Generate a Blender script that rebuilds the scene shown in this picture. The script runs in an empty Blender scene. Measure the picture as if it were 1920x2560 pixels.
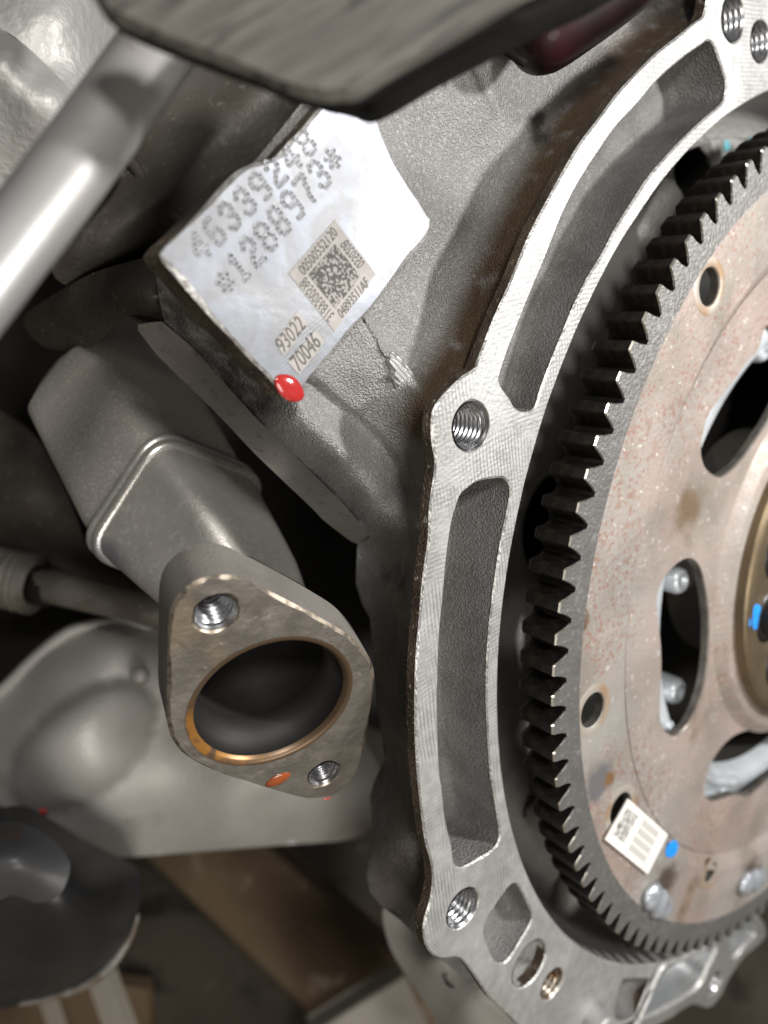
import bpy, math, random
import numpy as np
from mathutils import Vector, Matrix
from mathutils.geometry import tessellate_polygon, delaunay_2d_cdt

# ------------------------------------------------------------------ camera, world, lights
SC = bpy.context.scene
COL = SC.collection
# World frame: X right along the engine's rear face, Y into the engine, Z up, metres.
# The crankshaft axis runs along Y through the origin; the bell housing face is Y = 0.
W = np.array([[0.77682038, 0.0, 0.62972224], [-0.61871291, -0.18617200, 0.76323936], [0.11723665, -0.98251717, -0.14462221]])
CAM = np.array([-0.33565681, -0.13631974, 0.04396881])
FPX = 1921.0
YG = -0.0105                         # front face of the ring gear

cam = bpy.data.cameras.new('camera')
cam.sensor_fit = 'VERTICAL'; cam.sensor_height = 36.0; cam.lens = 36.0 * FPX / 2560.0
cam.clip_start = 0.005; cam.clip_end = 50.0
camo = bpy.data.objects.new('camera', cam); COL.objects.link(camo)
right, upv, fwd = W @ [1, 0, 0], W @ [0, -1, 0], W @ [0, 0, 1]
M = Matrix(((right[0], upv[0], -fwd[0], CAM[0]), (right[1], upv[1], -fwd[1], CAM[1]), (right[2], upv[2], -fwd[2], CAM[2]), (0, 0, 0, 1)))
camo.matrix_world = M
cam.dof.use_dof = True; cam.dof.focus_distance = 0.196; cam.dof.aperture_fstop = 27.0 / 3.5
SC.camera = camo

wd = bpy.data.worlds.new('World'); SC.world = wd; wd.use_nodes = True
bg = wd.node_tree.nodes['Background']; bg.inputs[0].default_value = (1.0, 0.97, 0.93, 1); bg.inputs[1].default_value = 0.048

def lamp(name, loc, target, size, power, col):
    l = bpy.data.lights.new(name, 'AREA'); l.shape = 'DISK'; l.size = size; l.energy = power; l.color = col
    o = bpy.data.objects.new(name, l); COL.objects.link(o); o.location = loc
    o.rotation_euler = (Vector(target) - Vector(loc)).to_track_quat('-Z', 'Y').to_euler()
    return o
lamp('inspection_lamp', (0.07, -0.43, 0.25), (-0.2, 0.0, 0.02), 0.05, 3.7, (1.0, 0.99, 0.985))
lamp('second_lamp', (-0.46, -0.46, 0.28), (-0.28, 0.05, 0.0), 0.09, 2.1, (1.0, 0.985, 0.965))
lamp('fill_lamp', (-0.42, -0.95, -0.35), (-0.28, 0.1, -0.1), 0.5, 4.8, (1.0, 0.965, 0.91))  # added low front fill, not a lamp of the workshop

SC.view_settings.view_transform = 'Standard'; SC.view_settings.look = 'None'
SC.view_settings.exposure = 0.0; SC.view_settings.gamma = 1.0

random.seed(4); RNG = np.random.default_rng(4)

# ------------------------------------------------------------------ measuring helpers
def ray(u, v): return W @ np.array([(u - 960.0) / FPX, (v - 1280.0) / FPX, 1.0])
def atY(u, v, y):
    d = ray(u, v); return CAM + d * ((y - CAM[1]) / d[1])
def atD(u, v, d): return CAM + ray(u, v) * d
def atPl(u, v, p0, n):
    d = ray(u, v); return CAM + d * (((p0 - CAM) @ n) / (d @ n))
K = 1.15733
def D(pts): return [tuple(c * K if i < 2 else c for i, c in enumerate(p)) for p in pts]
def crop(pts, ox, oy, s): return [tuple([ox + p[0] / s, oy + p[1] / s] + list(p[2:])) for p in pts]
def catmull(pts, n=5, closed=True):
    p = np.array(pts, float); m = len(p); out = []
    rng = range(m) if closed else range(m - 1)
    for i in rng:
        if closed: a, b, c, d = p[(i - 1) % m], p[i], p[(i + 1) % m], p[(i + 2) % m]
        else: a, b, c, d = p[max(i - 1, 0)], p[i], p[i + 1], p[min(i + 2, m - 1)]
        for k in range(n):
            t = k / n
            out.append(0.5 * (2 * b + (c - a) * t + (2 * a - 5 * b + 4 * c - d) * t * t + (3 * b - a - 3 * c + d) * t ** 3))
    if not closed: out.append(p[-1])
    return np.array(out)

# ------------------------------------------------------------------ objects
def tag(o, label=None, cat=None, group=None, kind=None):
    if label: o['label'] = label
    if cat: o['category'] = cat
    if group: o['group'] = group
    if kind: o['kind'] = kind
    return o
def thing(name, label, cat, loc=(0, 0, 0), group=None):
    o = bpy.data.objects.new(name, None); COL.objects.link(o); o.location = loc
    o.empty_display_size = 0.01
    return tag(o, label, cat, group)
def mobj(name, v, f, mats, parent=None, smooth=True, mi=None, sm=None):
    me = bpy.data.meshes.new(name); me.from_pydata([tuple(map(float, q)) for q in v], [], f)
    for m in (mats if isinstance(mats, (list, tuple)) else [mats]): me.materials.append(m)
    me.update()
    if mi is not None: me.polygons.foreach_set('material_index', mi)
    me.polygons.foreach_set('use_smooth', sm if sm is not None else [smooth] * len(me.polygons))
    o = bpy.data.objects.new(name, me); COL.objects.link(o)
    if parent is not None:
        o.parent = parent
        o.matrix_parent_inverse = Matrix.Translation(parent.location).inverted() if parent.type == 'EMPTY' else Matrix.Identity(4)
    return o
class MB:
    def __init__(s): s.v = []; s.f = []; s.mi = []; s.sm = []
    def add(s, v, f, mi=0, sm=True):
        b = len(s.v); s.v += [tuple(map(float, q)) for q in v]
        for q in f: s.f.append([b + i for i in q]); s.mi.append(mi); s.sm.append(sm)
    def build(s, name, mats, parent=None): return mobj(name, s.v, s.f, mats, parent, mi=s.mi, sm=s.sm)
def loft(rings, closed=True, cap0=False, cap1=False):
    n = len(rings[0]); v = [q for r in rings for q in r]; f = []
    for i in range(len(rings) - 1):
        for j in range(n if closed else n - 1):
            k = (j + 1) % n; f.append([i * n + j, i * n + k, (i + 1) * n + k, (i + 1) * n + j])
    if cap0: f.append(list(range(n))[::-1])
    if cap1: f.append([(len(rings) - 1) * n + j for j in range(n)])
    return v, f
def frame(n):
    n = np.array(n, float); n /= np.linalg.norm(n)
    a = np.cross(n, [0, 0, 1.0]);
    if np.linalg.norm(a) < 1e-3: a = np.array([1.0, 0, 0])
    a /= np.linalg.norm(a); b = np.cross(n, a); return a, b, n
def ringpts(c, n, r, seg=32, ph=0.0):
    a, b, _ = frame(n); c = np.array(c, float)
    return [c + r * (math.cos(ph + 2 * math.pi * k / seg) * a + math.sin(ph + 2 * math.pi * k / seg) * b) for k in range(seg)]
def tube(path, rad, seg=24, caps=True):
    p = np.array(path, float); rings = []
    t0 = p[1] - p[0]; a, b, _ = frame(t0)
    for i in range(len(p)):
        t = p[min(i + 1, len(p) - 1)] - p[max(i - 1, 0)]; t /= np.linalg.norm(t)
        a = a - (a @ t) * t; a /= np.linalg.norm(a); b = np.cross(t, a)
        r = rad[i] if hasattr(rad, '__len__') else rad
        rings.append([p[i] + r * (math.cos(2 * math.pi * k / seg) * a + math.sin(2 * math.pi * k / seg) * b) for k in range(seg)])
    return loft(rings, True, caps, caps)
def lathe(profile, c, n, seg=48):                       # profile: (radius, distance along n)
    n = np.array(n, float); n /= np.linalg.norm(n)
    return loft([ringpts(np.array(c) + n * h, n, r, seg) for r, h in profile])
def to2(pts, ea, eb): return np.stack([pts @ ea, pts @ eb], 1)
def inset2(p, d):                                       # move a closed 2D loop inwards by d (array or number)
    e = np.roll(p, -1, 0) - np.roll(p, 1, 0); nrm = np.stack([-e[:, 1], e[:, 0]], 1)
    nrm /= np.linalg.norm(nrm, axis=1)[:, None] + 1e-12
    ar = 0.5 * np.sum(p[:, 0] * np.roll(p[:, 1], -1) - np.roll(p[:, 0], -1) * p[:, 1])
    return p + nrm * (np.asarray(d).reshape(-1, 1) if hasattr(d, '__len__') else d) * (1 if ar > 0 else -1)
def in_poly(p, b):
    b = np.asarray(b); xs, ys = b[:, 0], b[:, 1]; xn, yn = np.roll(xs, -1), np.roll(ys, -1); px, py = p[:, 0][:, None], p[:, 1][:, None]
    cr = ((ys > py) != (yn > py)) & (px < (xn - xs) * (py - ys) / (yn - ys + 1e-15) + xs)
    return cr.sum(1) % 2 == 1
def fill2(loops):
    """triangles filling loops[0] minus the other loops (2D, metres)"""
    S = 1000.0; pts, ed = [], []
    for l in loops:
        b = len(pts); n = len(l); pts += [Vector((float(x) * S, float(y) * S)) for x, y in l]; ed += [(b + i, b + (i + 1) % n) for i in range(n)]
    o = delaunay_2d_cdt(pts, ed, [], 0, 1e-5)
    p = np.array([tuple(q) for q in o[0]]) / S; f = [list(q) for q in o[2]]
    cen = np.array([p[q].mean(0) for q in f]); ok = in_poly(cen, loops[0])
    for h in loops[1:]: ok &= ~in_poly(cen, h)
    return p, [q for q, k in zip(f, ok) if k]
def plate(name, outer, holes, en, depth, mats, parent, cham=0.0005, hdepth=None, rough=0.5):
    """solid plate: front face with holes, chamfered edges, side walls.  mats: face, edge, side"""
    en = np.array(en, float) / np.linalg.norm(en); ea, eb, _ = frame(en)
    O = np.array(outer[0], float)
    mb = MB(); l2 = []
    def P3(q, h): return [O + ea * x + eb * y + en * h for x, y in q]
    for k, lp in enumerate([outer] + list(holes)):
        lp = np.array(lp, float); q = to2(lp - O, ea, eb)
        m = len(q); w = cham * (1 + rough * np.convolve(RNG.normal(size=m + 8), np.ones(5) / 3, 'same')[4:-4]).clip(0.3, 2.5)
        qi = inset2(q, w if k == 0 else -w)
        l2.append(qi)
        mb.add(*loft([P3(qi, 0), P3(q, -cham)]), 1, True)
        dd = depth if k == 0 else (hdepth if hdepth is not None else depth)
        mb.add(*loft([P3(q, -cham), P3(q, -dd * 0.5), P3(q, -dd)]), 2, True)
    p, f = fill2(l2); mb.add(P3(p, 0), f, 0, False)
    p, f = fill2([to2(np.array(l, float) - O, ea, eb) for l in [outer] + list(holes)]); mb.add(P3(p, -depth), f, 2, False)
    return mb.build(name, mats, parent)
def pocket(name, loop, en, depth, mat, parent, draft=0.0012, fil=0.004):
    """cast recess: drafted wall, fillet and floor; depth may be a function of the point"""
    en = np.array(en, float) / np.linalg.norm(en); ea, eb, _ = frame(en)
    lp = np.array(loop, float); O = lp[0]; q = to2(lp - O, ea, eb)
    df = depth if callable(depth) else (lambda p: depth)
    rings = []
    for ins, fr in ((0.0, 0.0), (draft * .4, .35), (draft, 1 - fil / 0.03), (draft + fil * .3, 1 - fil / 0.03 * .35), (draft + fil * .75, .985), (draft + fil * 1.3, 1.0)):
        qi = inset2(q, ins)
        rings.append([O + ea * x + eb * y - en * (df(O + ea * x + eb * y) * fr + (0.0003 if fr == 0 else 0)) for x, y in qi])
    mb = MB(); mb.add(*loft(rings), 0, True)
    mb.add(rings[-1], [list(t) for t in tessellate_polygon([[Vector(x) for x in rings[-1]]])], 0, True)
    return mb.build(name, [mat], parent)
def thread_hole(name, c, n, r, depth, mats, parent, pitch=0.0016, seg=40):
    """tapped bore: helical grooves, dark drilled bottom; n points out of the hole"""
    n = np.array(n, float); n /= np.linalg.norm(n); a, b, _ = frame(n); c = np.array(c, float)
    per = 6; nr = int(depth / pitch) * per; S = seg
    def rg(h, r): return [c + n * h + r * (math.cos(2 * math.pi * k / S) * a + math.sin(2 * math.pi * k / S) * b) for k in range(S)]
    rings = [rg(.0001, r * 1.10), rg(-.0005, r * 1.02)]
    for j in range(nr + 1):
        amp = 0.00085 * min(1.0, j / per)
        rings.append(rg(-.0006 - j / per * pitch, r - amp * (0.5 + 0.5 * math.cos(2 * math.pi * j / per))))
    mb = MB(); mb.add(*loft(rings), 0, True)
    last = rings[-1]
    mb.add(last + [c - n * (depth + 0.004)], [[k, (k + 1) % S, S] for k in range(S)], 1, True)
    return mb.build(name, mats, parent)
def rbf(ctrl, reg=1e-4):
    c = np.array(ctrl, float); s = 400.0; x = c[:, :2] / s; n = len(x)
    def ph(r): return np.where(r > 1e-9, r * r * np.log(r + 1e-12), 0.0)
    A = np.zeros((n + 3, n + 3)); A[:n, :n] = ph(np.linalg.norm(x[:, None] - x[None], axis=2)) + np.eye(n) * reg
    A[:n, n] = 1; A[:n, n + 1:] = x; A[n, :n] = 1; A[n + 1:, :n] = x.T
    w = np.linalg.solve(A, np.concatenate([c[:, 2], np.zeros(3)]))
    def ev(q):
        q = np.atleast_2d(np.array(q, float)) / s
        return ph(np.linalg.norm(q[:, None] - x[None], axis=2)) @ w[:n] + w[n] + q @ w[n + 1:]
    return ev
def relief(name, bound, ctrl, mode, thick, mats, parent, step=26, smooth_b=4, attr=None, extra=None, post=None, reg=1e-4):
    """cast body with a modelled surface: outline and surface heights measured on the part, closed behind"""
    b = catmull(bound, smooth_b) if smooth_b else np.array(bound, float)
    ev = rbf(ctrl, reg)
    x0, y0 = b.min(0); x1, y1 = b.max(0)
    pts = []
    for iy, y in enumerate(np.arange(y0 + step * .5, y1, step * .87)):
        for x in np.arange(x0 + (step * .5 if iy % 2 else step), x1, step): pts.append((x, y))
    pts = np.array(pts)
    # keep the points inside and not too close to the outline
    xs, ys = b[:, 0], b[:, 1]; xn, yn = np.roll(xs, -1), np.roll(ys, -1)
    px, py = pts[:, 0][:, None], pts[:, 1][:, None]
    cr = ((ys > py) != (yn > py)) & (px < (xn - xs) * (py - ys) / (yn - ys + 1e-12) + xs)
    ins = cr.sum(1) % 2 == 1
    dist = np.sqrt(((pts[:, None] - b[None]) ** 2).sum(2)).min(1)
    pts = pts[ins & (dist > step * .45)]
    allp = np.concatenate([b, pts]); nb = len(b)
    o = delaunay_2d_cdt([Vector(p) for p in allp], [(i, (i + 1) % nb) for i in range(nb)], [list(range(nb))], 1, 1e-6)
    p2 = np.array([tuple(q) for q in o[0]]); faces = [list(q) for q in o[2]]
    z = ev(p2)
    if extra is not None: z = z + extra(p2)
    if post is not None: z = post(p2, z)
    at = atY if mode == 'Y' else atD
    v = np.array([at(u, w_, h) for (u, w_), h in zip(p2, z)])
    vb = np.array([at(u, w_, h + thick) for (u, w_), h in zip(p2, z)])
    # orient towards the camera
    mb = MB(); ff = []
    for q in faces:
        nrm = np.cross(v[q[1]] - v[q[0]], v[q[2]] - v[q[0]])
        ff.append(q if nrm @ (CAM - v[q[0]]) > 0 else q[::-1])
    mb.add(v, ff, 0, True)
    # outline vertices: boundary edges of the triangulation
    from collections import Counter
    ec = Counter(); de = {}
    for q in ff:
        for i in range(len(q)):
            e = (q[i], q[(i + 1) % len(q)]); ec[tuple(sorted(e))] += 1; de[tuple(sorted(e))] = e
    side = []
    for e, cnt in ec.items():
        if cnt == 1: a, c = de[e]; side.append([c, a, a + len(v), c + len(v)])
    allv = list(v) + list(vb); base = len(mb.v)
    mb.add(allv, side, len(mats) - 1, True)
    mb.add(vb, [q[::-1] for q in ff], len(mats) - 1, False)
    ob = mb.build(name, mats, parent)
    if attr:
        for nm, fn in attr.items():
            val = np.zeros(len(ob.data.vertices)); val[:len(v)] = np.clip(fn(p2), 0, 1)
            A = ob.data.attributes.new(nm, 'FLOAT', 'POINT'); A.data.foreach_set('value', val)
    return ob
def seg_dist(p, line):
    line = np.array(line, float); best = np.full(len(p), 1e9)
    for a, b in zip(line[:-1], line[1:]):
        t = np.clip(((p - a) @ (b - a)) / ((b - a) @ (b - a)), 0, 1)
        best = np.minimum(best, np.linalg.norm(p - (a + t[:, None] * (b - a)), axis=1))
    return best

# ------------------------------------------------------------------ materials
def mask(nt, spec, co):
    nd, ln = nt.nodes, nt.links
    def mrange(sock, lo, hi):
        m = nd.new('ShaderNodeMapRange'); m.interpolation_type = 'SMOOTHSTEP'
        m.inputs['From Min'].default_value = lo; m.inputs['From Max'].default_value = hi
        ln.new(sock, m.inputs['Value']); return m.outputs['Result']
    k = spec[0]
    if k == 'noise':
        n = nd.new('ShaderNodeTexNoise'); n.inputs['Scale'].default_value = spec[1]; n.inputs['Detail'].default_value = spec[4] if len(spec) > 4 else 4
        if len(spec) > 5: n.inputs['Distortion'].default_value = spec[5]
        ln.new(co, n.inputs['Vector']); return mrange(n.outputs[0], spec[2], spec[3])
    if k == 'vor':
        n = nd.new('ShaderNodeTexVoronoi'); n.inputs['Scale'].default_value = spec[1]
        a = nd.new('ShaderNodeTexNoise'); a.inputs['Scale'].default_value = spec[1] * 1.3
        mx = nd.new('ShaderNodeVectorMath'); mx.operation = 'MULTIPLY_ADD'
        ln.new(a.outputs['Color'], mx.inputs[0]); mx.inputs[1].default_value = (.7 / spec[1],) * 3; ln.new(co, mx.inputs[2])
        ln.new(mx.outputs[0], n.inputs['Vector']); return mrange(n.outputs['Distance'], spec[2], spec[3])
    if k == 'wave':                                      # ('wave', period m, direction vec, distortion, lo, hi)
        dp = nd.new('ShaderNodeVectorMath'); dp.operation = 'DOT_PRODUCT'; ln.new(co, dp.inputs[0]); dp.inputs[1].default_value = spec[2]
        ns = nd.new('ShaderNodeTexNoise'); ns.inputs['Scale'].default_value = 60; ns.inputs['Detail'].default_value = 3; ln.new(co, ns.inputs['Vector'])
        ad = nd.new('ShaderNodeMath'); ad.operation = 'MULTIPLY_ADD'; ln.new(ns.outputs[0], ad.inputs[0]); ad.inputs[1].default_value = spec[3]; ln.new(dp.outputs['Value'], ad.inputs[2])
        ml = nd.new('ShaderNodeMath'); ml.operation = 'MULTIPLY'; ln.new(ad.outputs[0], ml.inputs[0]); ml.inputs[1].default_value = 2 * math.pi / spec[1]
        sn = nd.new('ShaderNodeMath'); sn.operation = 'SINE'; ln.new(ml.outputs[0], sn.inputs[0])
        return mrange(sn.outputs[0], spec[4], spec[5])
    if k == 'rings':                                     # ('rings', centre, period, noise amp, lo, hi)
        ds = nd.new('ShaderNodeVectorMath'); ds.operation = 'DISTANCE'; ln.new(co, ds.inputs[0]); ds.inputs[1].default_value = spec[1]
        ns = nd.new('ShaderNodeTexNoise'); ns.inputs['Scale'].default_value = 45; ns.inputs['Detail'].default_value = 4; ln.new(co, ns.inputs['Vector'])
        ad = nd.new('ShaderNodeMath'); ad.operation = 'MULTIPLY_ADD'; ln.new(ns.outputs[0], ad.inputs[0]); ad.inputs[1].default_value = spec[3]; ln.new(ds.outputs['Value'], ad.inputs[2])
        ml = nd.new('ShaderNodeMath'); ml.operation = 'MULTIPLY'; ln.new(ad.outputs[0], ml.inputs[0]); ml.inputs[1].default_value = 2 * math.pi / spec[2]
        sn = nd.new('ShaderNodeMath'); sn.operation = 'SINE'; ln.new(ml.outputs[0], sn.inputs[0])
        return mrange(sn.outputs[0], spec[4], spec[5])
    if k == 'spot':                                      # ('spot', centre, r inner, r outer)
        ns = nd.new('ShaderNodeTexNoise'); ns.inputs['Scale'].default_value = 2.0 / spec[3]; ns.inputs['Detail'].default_value = 4; ln.new(co, ns.inputs['Vector'])
        ds = nd.new('ShaderNodeVectorMath'); ds.operation = 'DISTANCE'; ln.new(co, ds.inputs[0]); ds.inputs[1].default_value = spec[1]
        ad = nd.new('ShaderNodeMath'); ad.operation = 'MULTIPLY_ADD'; ln.new(ns.outputs[0], ad.inputs[0]); ad.inputs[1].default_value = spec[3] * .9; ln.new(ds.outputs['Value'], ad.inputs[2])
        return mrange(ad.outputs[0], spec[3] * 1.45, spec[2] + spec[3] * .45)
    if k == 'attr':
        n = nd.new('ShaderNodeAttribute'); n.attribute_name = spec[1]; return n.outputs['Fac']
    if k == 'mul':
        s = mask(nt, spec[1], co)
        for q in spec[2:]:
            m = nd.new('ShaderNodeMath'); m.operation = 'MULTIPLY'; ln.new(s, m.inputs[0]); ln.new(mask(nt, q, co), m.inputs[1]); s = m.outputs[0]
        return s
    if k == 'scale':
        m = nd.new('ShaderNodeMath'); m.operation = 'MULTIPLY'; ln.new(mask(nt, spec[2], co), m.inputs[0]); m.inputs[1].default_value = spec[1]; return m.outputs[0]
def material(name, base, rough=0.5, metal=0.0, layers=(), bumps=(), rvar=None, coat=0.0, trans=0.0, aniso=0.0, stretch=None, spec=None):
    m = bpy.data.materials.new(name); m.use_nodes = True; nt = m.node_tree; nd, ln = nt.nodes, nt.links
    b = nd['Principled BSDF']; tc = nd.new('ShaderNodeTexCoord'); co = tc.outputs['Object']
    if stretch:
        cb = nd.new('ShaderNodeCombineXYZ'); cs = cb.outputs[0]
        for i_, dv in enumerate(stretch):
            dn = nd.new('ShaderNodeVectorMath'); dn.operation = 'DOT_PRODUCT'; ln.new(co, dn.inputs[0]); dn.inputs[1].default_value = tuple(float(x) for x in dv); ln.new(dn.outputs['Value'], cb.inputs[i_])
    else: cs = co
    c3 = lambda c: (c[0], c[1], c[2], 1) if hasattr(c, '__len__') else (c, c, c, 1)
    sock = None
    for sp, colr in layers:
        mx = nd.new('ShaderNodeMix'); mx.data_type = 'RGBA'
        ln.new(mask(nt, sp, cs if sp[0] == 'noise' and stretch else co), mx.inputs[0])
        if sock is None: mx.inputs[6].default_value = c3(base)
        else: ln.new(sock, mx.inputs[6])
        mx.inputs[7].default_value = c3(colr); sock = mx.outputs[2]
    if sock is None: b.inputs['Base Color'].default_value = c3(base)
    else: ln.new(sock, b.inputs['Base Color'])
    b.inputs['Metallic'].default_value = metal; b.inputs['Roughness'].default_value = rough
    if spec is not None: b.inputs['Specular IOR Level'].default_value = spec
    if coat: b.inputs['Coat Weight'].default_value = coat; b.inputs['Coat Roughness'].default_value = 0.08
    if trans: b.inputs['Transmission Weight'].default_value = trans
    if rvar:
        mr = nd.new('ShaderNodeMapRange'); ln.new(mask(nt, rvar[0], cs), mr.inputs['Value']); mr.inputs['To Min'].default_value = rvar[1]; mr.inputs['To Max'].default_value = rvar[2]; ln.new(mr.outputs[0], b.inputs['Roughness'])
    nrm = None
    for sp, st, dist in bumps:
        bp = nd.new('ShaderNodeBump'); bp.inputs['Strength'].default_value = st; bp.inputs['Distance'].default_value = dist
        ln.new(mask(nt, sp, cs if stretch else co), bp.inputs['Height'])
        if nrm: ln.new(nrm, bp.inputs['Normal'])
        nrm = bp.outputs[0]
    if nrm: ln.new(nrm, b.inputs['Normal'])
    return m

GRAIN = [(('noise', 1750, .3, .7, 1), .95, .0005)]
m_cast = material('cast_aluminium', (.335, .326, .313), .66, .2,
    [(('noise', 60, .35, .75, 5), (.285, .277, .265)), (('noise', 900, .5, .72, 2), (.43, .42, .405)),
     (('mul', ('attr', 'dirt'), ('noise', 160, .12, .48, 5)), (.10, .062, .032)), (('mul', ('attr', 'soot_and_shade'), ('noise', 220, .2, .6, 5)), (.05, .043, .036)),
     (('mul', ('attr', 'mach'), ('noise', 140, .4, .6, 4)), (.46, .455, .44))], GRAIN)
m_castp = material('cast_pocket_shaded', (.25, .243, .232), .6, .2, [(('noise', 70, .35, .7, 5), (.17, .163, .153)), (('noise', 1100, .55, .75, 2), (.29, .28, .265))], GRAIN)  # darker copy of the cast, pocket shade put into the colour
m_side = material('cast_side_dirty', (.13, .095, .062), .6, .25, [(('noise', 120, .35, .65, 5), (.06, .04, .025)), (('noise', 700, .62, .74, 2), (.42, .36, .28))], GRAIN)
m_mach = material('machined_aluminium', (.50, .497, .482), .5, .5,
    [(('noise', 35, .4, .75, 4), (.42, .412, .388)), (('noise', 300, .55, .8, 3), (.40, .39, .37)), (('mul', ('wave', .0012, (.95, 0, .3), .002, .0, .95), ('noise', 40, .42, .6, 3)), (.30, .295, .28)), (('mul', ('wave', .0012, (-.3, 0, .95), .002, .0, .95), ('noise', 34, .42, .6, 3)), (.31, .305, .29))],
    [(('mul', ('wave', .0011, (.82, 0, .57), .003, -1, 1), ('noise', 45, .45, .62, 3)), .3, .00006), (('mul', ('wave', .0013, (-.45, 0, .89), .003, -1, 1), ('noise', 38, .45, .65, 3)), .3, .00006),
     (('noise', 800, .3, .7, 3), .25, .0002)], rvar=(('noise', 260, .3, .7, 3), .42, .6))
m_edge = material('machined_edge', (.60, .59, .57), .42, .6, [(('noise', 600, .45, .7, 2), (.4, .385, .36))], [(('noise', 900, .3, .7, 2), .4, .0003)])
m_pad = material('pad_aluminium', (.215, .225, .245), .44, .62,
    [(('noise', 70, .42, .62, 5, 1.5), (.19, .19, .195)), (('noise', 260, .6, .75, 4), (.19, .186, .184))],
    [(('mul', ('rings', (-0.33, 0.011, 0.16), .00085, .0008, -1, 1), ('noise', 60, .5, .65, 2)), .12, .00006), (('noise', 500, .3, .7, 3), .06, .0002), (('noise', 45, .3, .7, 2), .08, .0006)], rvar=(('noise', 28, .38, .62, 3, 1.0), .34, .50))
m_etch = material('laser_etched_grey', (.34, .315, .29), .6, .2, [(('noise', 400, .4, .7, 3), (.39, .365, .34))])
m_ink = material('laser_etched_dark', (.085, .078, .07), .6, .2)
m_mottle = material('laser_etched_mottle', (.31, .285, .26), .6, .2, [(('noise', 1500, .44, .5, 1), (.06, .056, .052))])
m_thread = material('thread_metal', (.50, .50, .51), .27, .95, [(('noise', 300, .5, .8, 3), (.33, .32, .31))])
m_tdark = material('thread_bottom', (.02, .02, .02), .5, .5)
m_gear = material('ring_gear_steel', (.235, .228, .215), .46, .6, [(('noise', 500, .5, .75, 3), (.36, .35, .335)), (('noise', 90, .4, .7, 4), (.20, .193, .183))], [(('noise', 900, .3, .7, 3), .3, .0003)])
m_flank = material('tooth_flank_shaded', (.012, .0105, .009), .42, .3, [(('noise', 300, .5, .68, 4), (.035, .023, .015))], [(('noise', 600, .3, .7, 3), .3, .0003)])  # near-black steel: shade on the flanks put into the colour
m_chamf = material('tooth_chamfer_bright', (.62, .58, .5), .3, .9)
WELD1 = atY(1643, 2250, YG); WELD2 = atY(1878, 2195, YG); HEAT3 = atY(1500, 1960, YG); RUST1 = atY(1455, 1560, YG)
m_plate = material('flexplate_steel', (.37, .35, .318), .5, .3,
    [(('noise', 14, .40, .62, 4), (.40, .315, .275)),
     (('mul', ('spot', (0, YG, 0), .10, .135), ('noise', 25, .3, .6, 3)), (.40, .325, .285)),
     (('noise', 60, .45, .7, 5), (.31, .275, .235)),
     (('mul', ('noise', 18, .48, .64, 3), ('noise', 420, .52, .62, 2)), (.33, .235, .195)),
     (('mul', ('noise', 16, .42, .56, 3), ('vor', 520, .44, .2), ('noise', 160, .38, .54, 2)), (.33, .19, .15)),
     (('noise', 45, .58, .72, 5), (.41, .325, .285)),
     (('noise', 520, .64, .72, 3), (.60, .57, .52)),
     (('noise', 26, .62, .72, 5), (.22, .155, .10)),
     (('spot', tuple(WELD1 + [0.004, 0, .004]), .004, .012), (.11, .085, .07)), (('spot', tuple(WELD2), .004, .012), (.13, .095, .075)),
     (('spot', tuple(HEAT3), .004, .010), (.16, .15, .15)), (('spot', tuple(HEAT3 + [0.006, 0, 0]), .001, .004), (.22, .12, .05)), (('spot', tuple(RUST1), .002, .005), (.15, .08, .045))],
    [(('noise', 700, .3, .7, 3), .25, .0003), (('noise', 30, .3, .7, 3), .3, .0012)], rvar=(('noise', 40, .35, .65, 4), .38, .62))
m_plate_edge = material('flexplate_cut_edge', (.20, .18, .155), .45, .6, [(('noise', 200, .4, .7, 3), (.12, .10, .085))])
m_weld = material('weld_bead', (.50, .53, .56), .32, .45, [(('noise', 200, .4, .7, 3), (.38, .40, .43))], [(('noise', 260, .3, .7, 2), .4, .0008)])
m_hub = material('hub_steel_gold', (.27, .205, .125), .42, .75, [(('noise', 60, .4, .7, 4), (.2, .155, .1))], [(('noise', 400, .3, .7, 3), .15, .0003)])
m_bolt = material('bolt_black', (.05, .05, .05), .35, .7)
m_blue = material('blue_paint', (.02, .27, .80), .45, 0.0, [(('noise', 400, .45, .6, 3), (.02, .33, .9))])
m_white = material('label_white', (.86, .83, .77), .5, 0.0, [(('noise', 90, .4, .7, 3), (.82, .79, .73))])
m_lgrey = material('label_print_grey', (.55, .53, .49), .6)
m_lmott = material('label_smudged_print', (.62, .60, .56), .6, 0, [(('noise', 520, .48, .56, 3, 2.0), (.2, .19, .18))])
EXS = 0.88
BORE_C = W @ (EXS * np.array([-.03112125, .05341136, .21434613])) + CAM
BORE_N = W @ np.array([.38613714, .51469732, -.76549642])
m_exf = material('exhaust_flange_steel', (.245, .222, .192), .46, .6,
    [(('noise', 50, .38, .66, 5), (.195, .176, .152)), (('noise', 170, .5, .72, 4), (.30, .272, .235)), (('noise', 30, .58, .72, 4), (.26, .205, .145)), (('noise', 600, .66, .74, 3), (.42, .37, .31))],
    [(('mul', ('rings', tuple(BORE_C), .0011, .0022, -1, 1), ('noise', 55, .5, .65, 3)), .2, .00008), (('noise', 380, .3, .7, 4), .3, .0004)], rvar=(('noise', 120, .3, .7, 4), .3, .55))
m_exside = material('exhaust_flange_side', (.40, .37, .33), .5, .5, [(('noise', 60, .4, .7, 4), (.31, .285, .255))], [(('noise', 1200, .3, .7, 2), .25, .0003)])
m_exedge = material('exhaust_flange_edge', (.46, .39, .31), .4, .8, [(('noise', 500, .45, .65, 3), (.22, .18, .14))])
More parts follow.
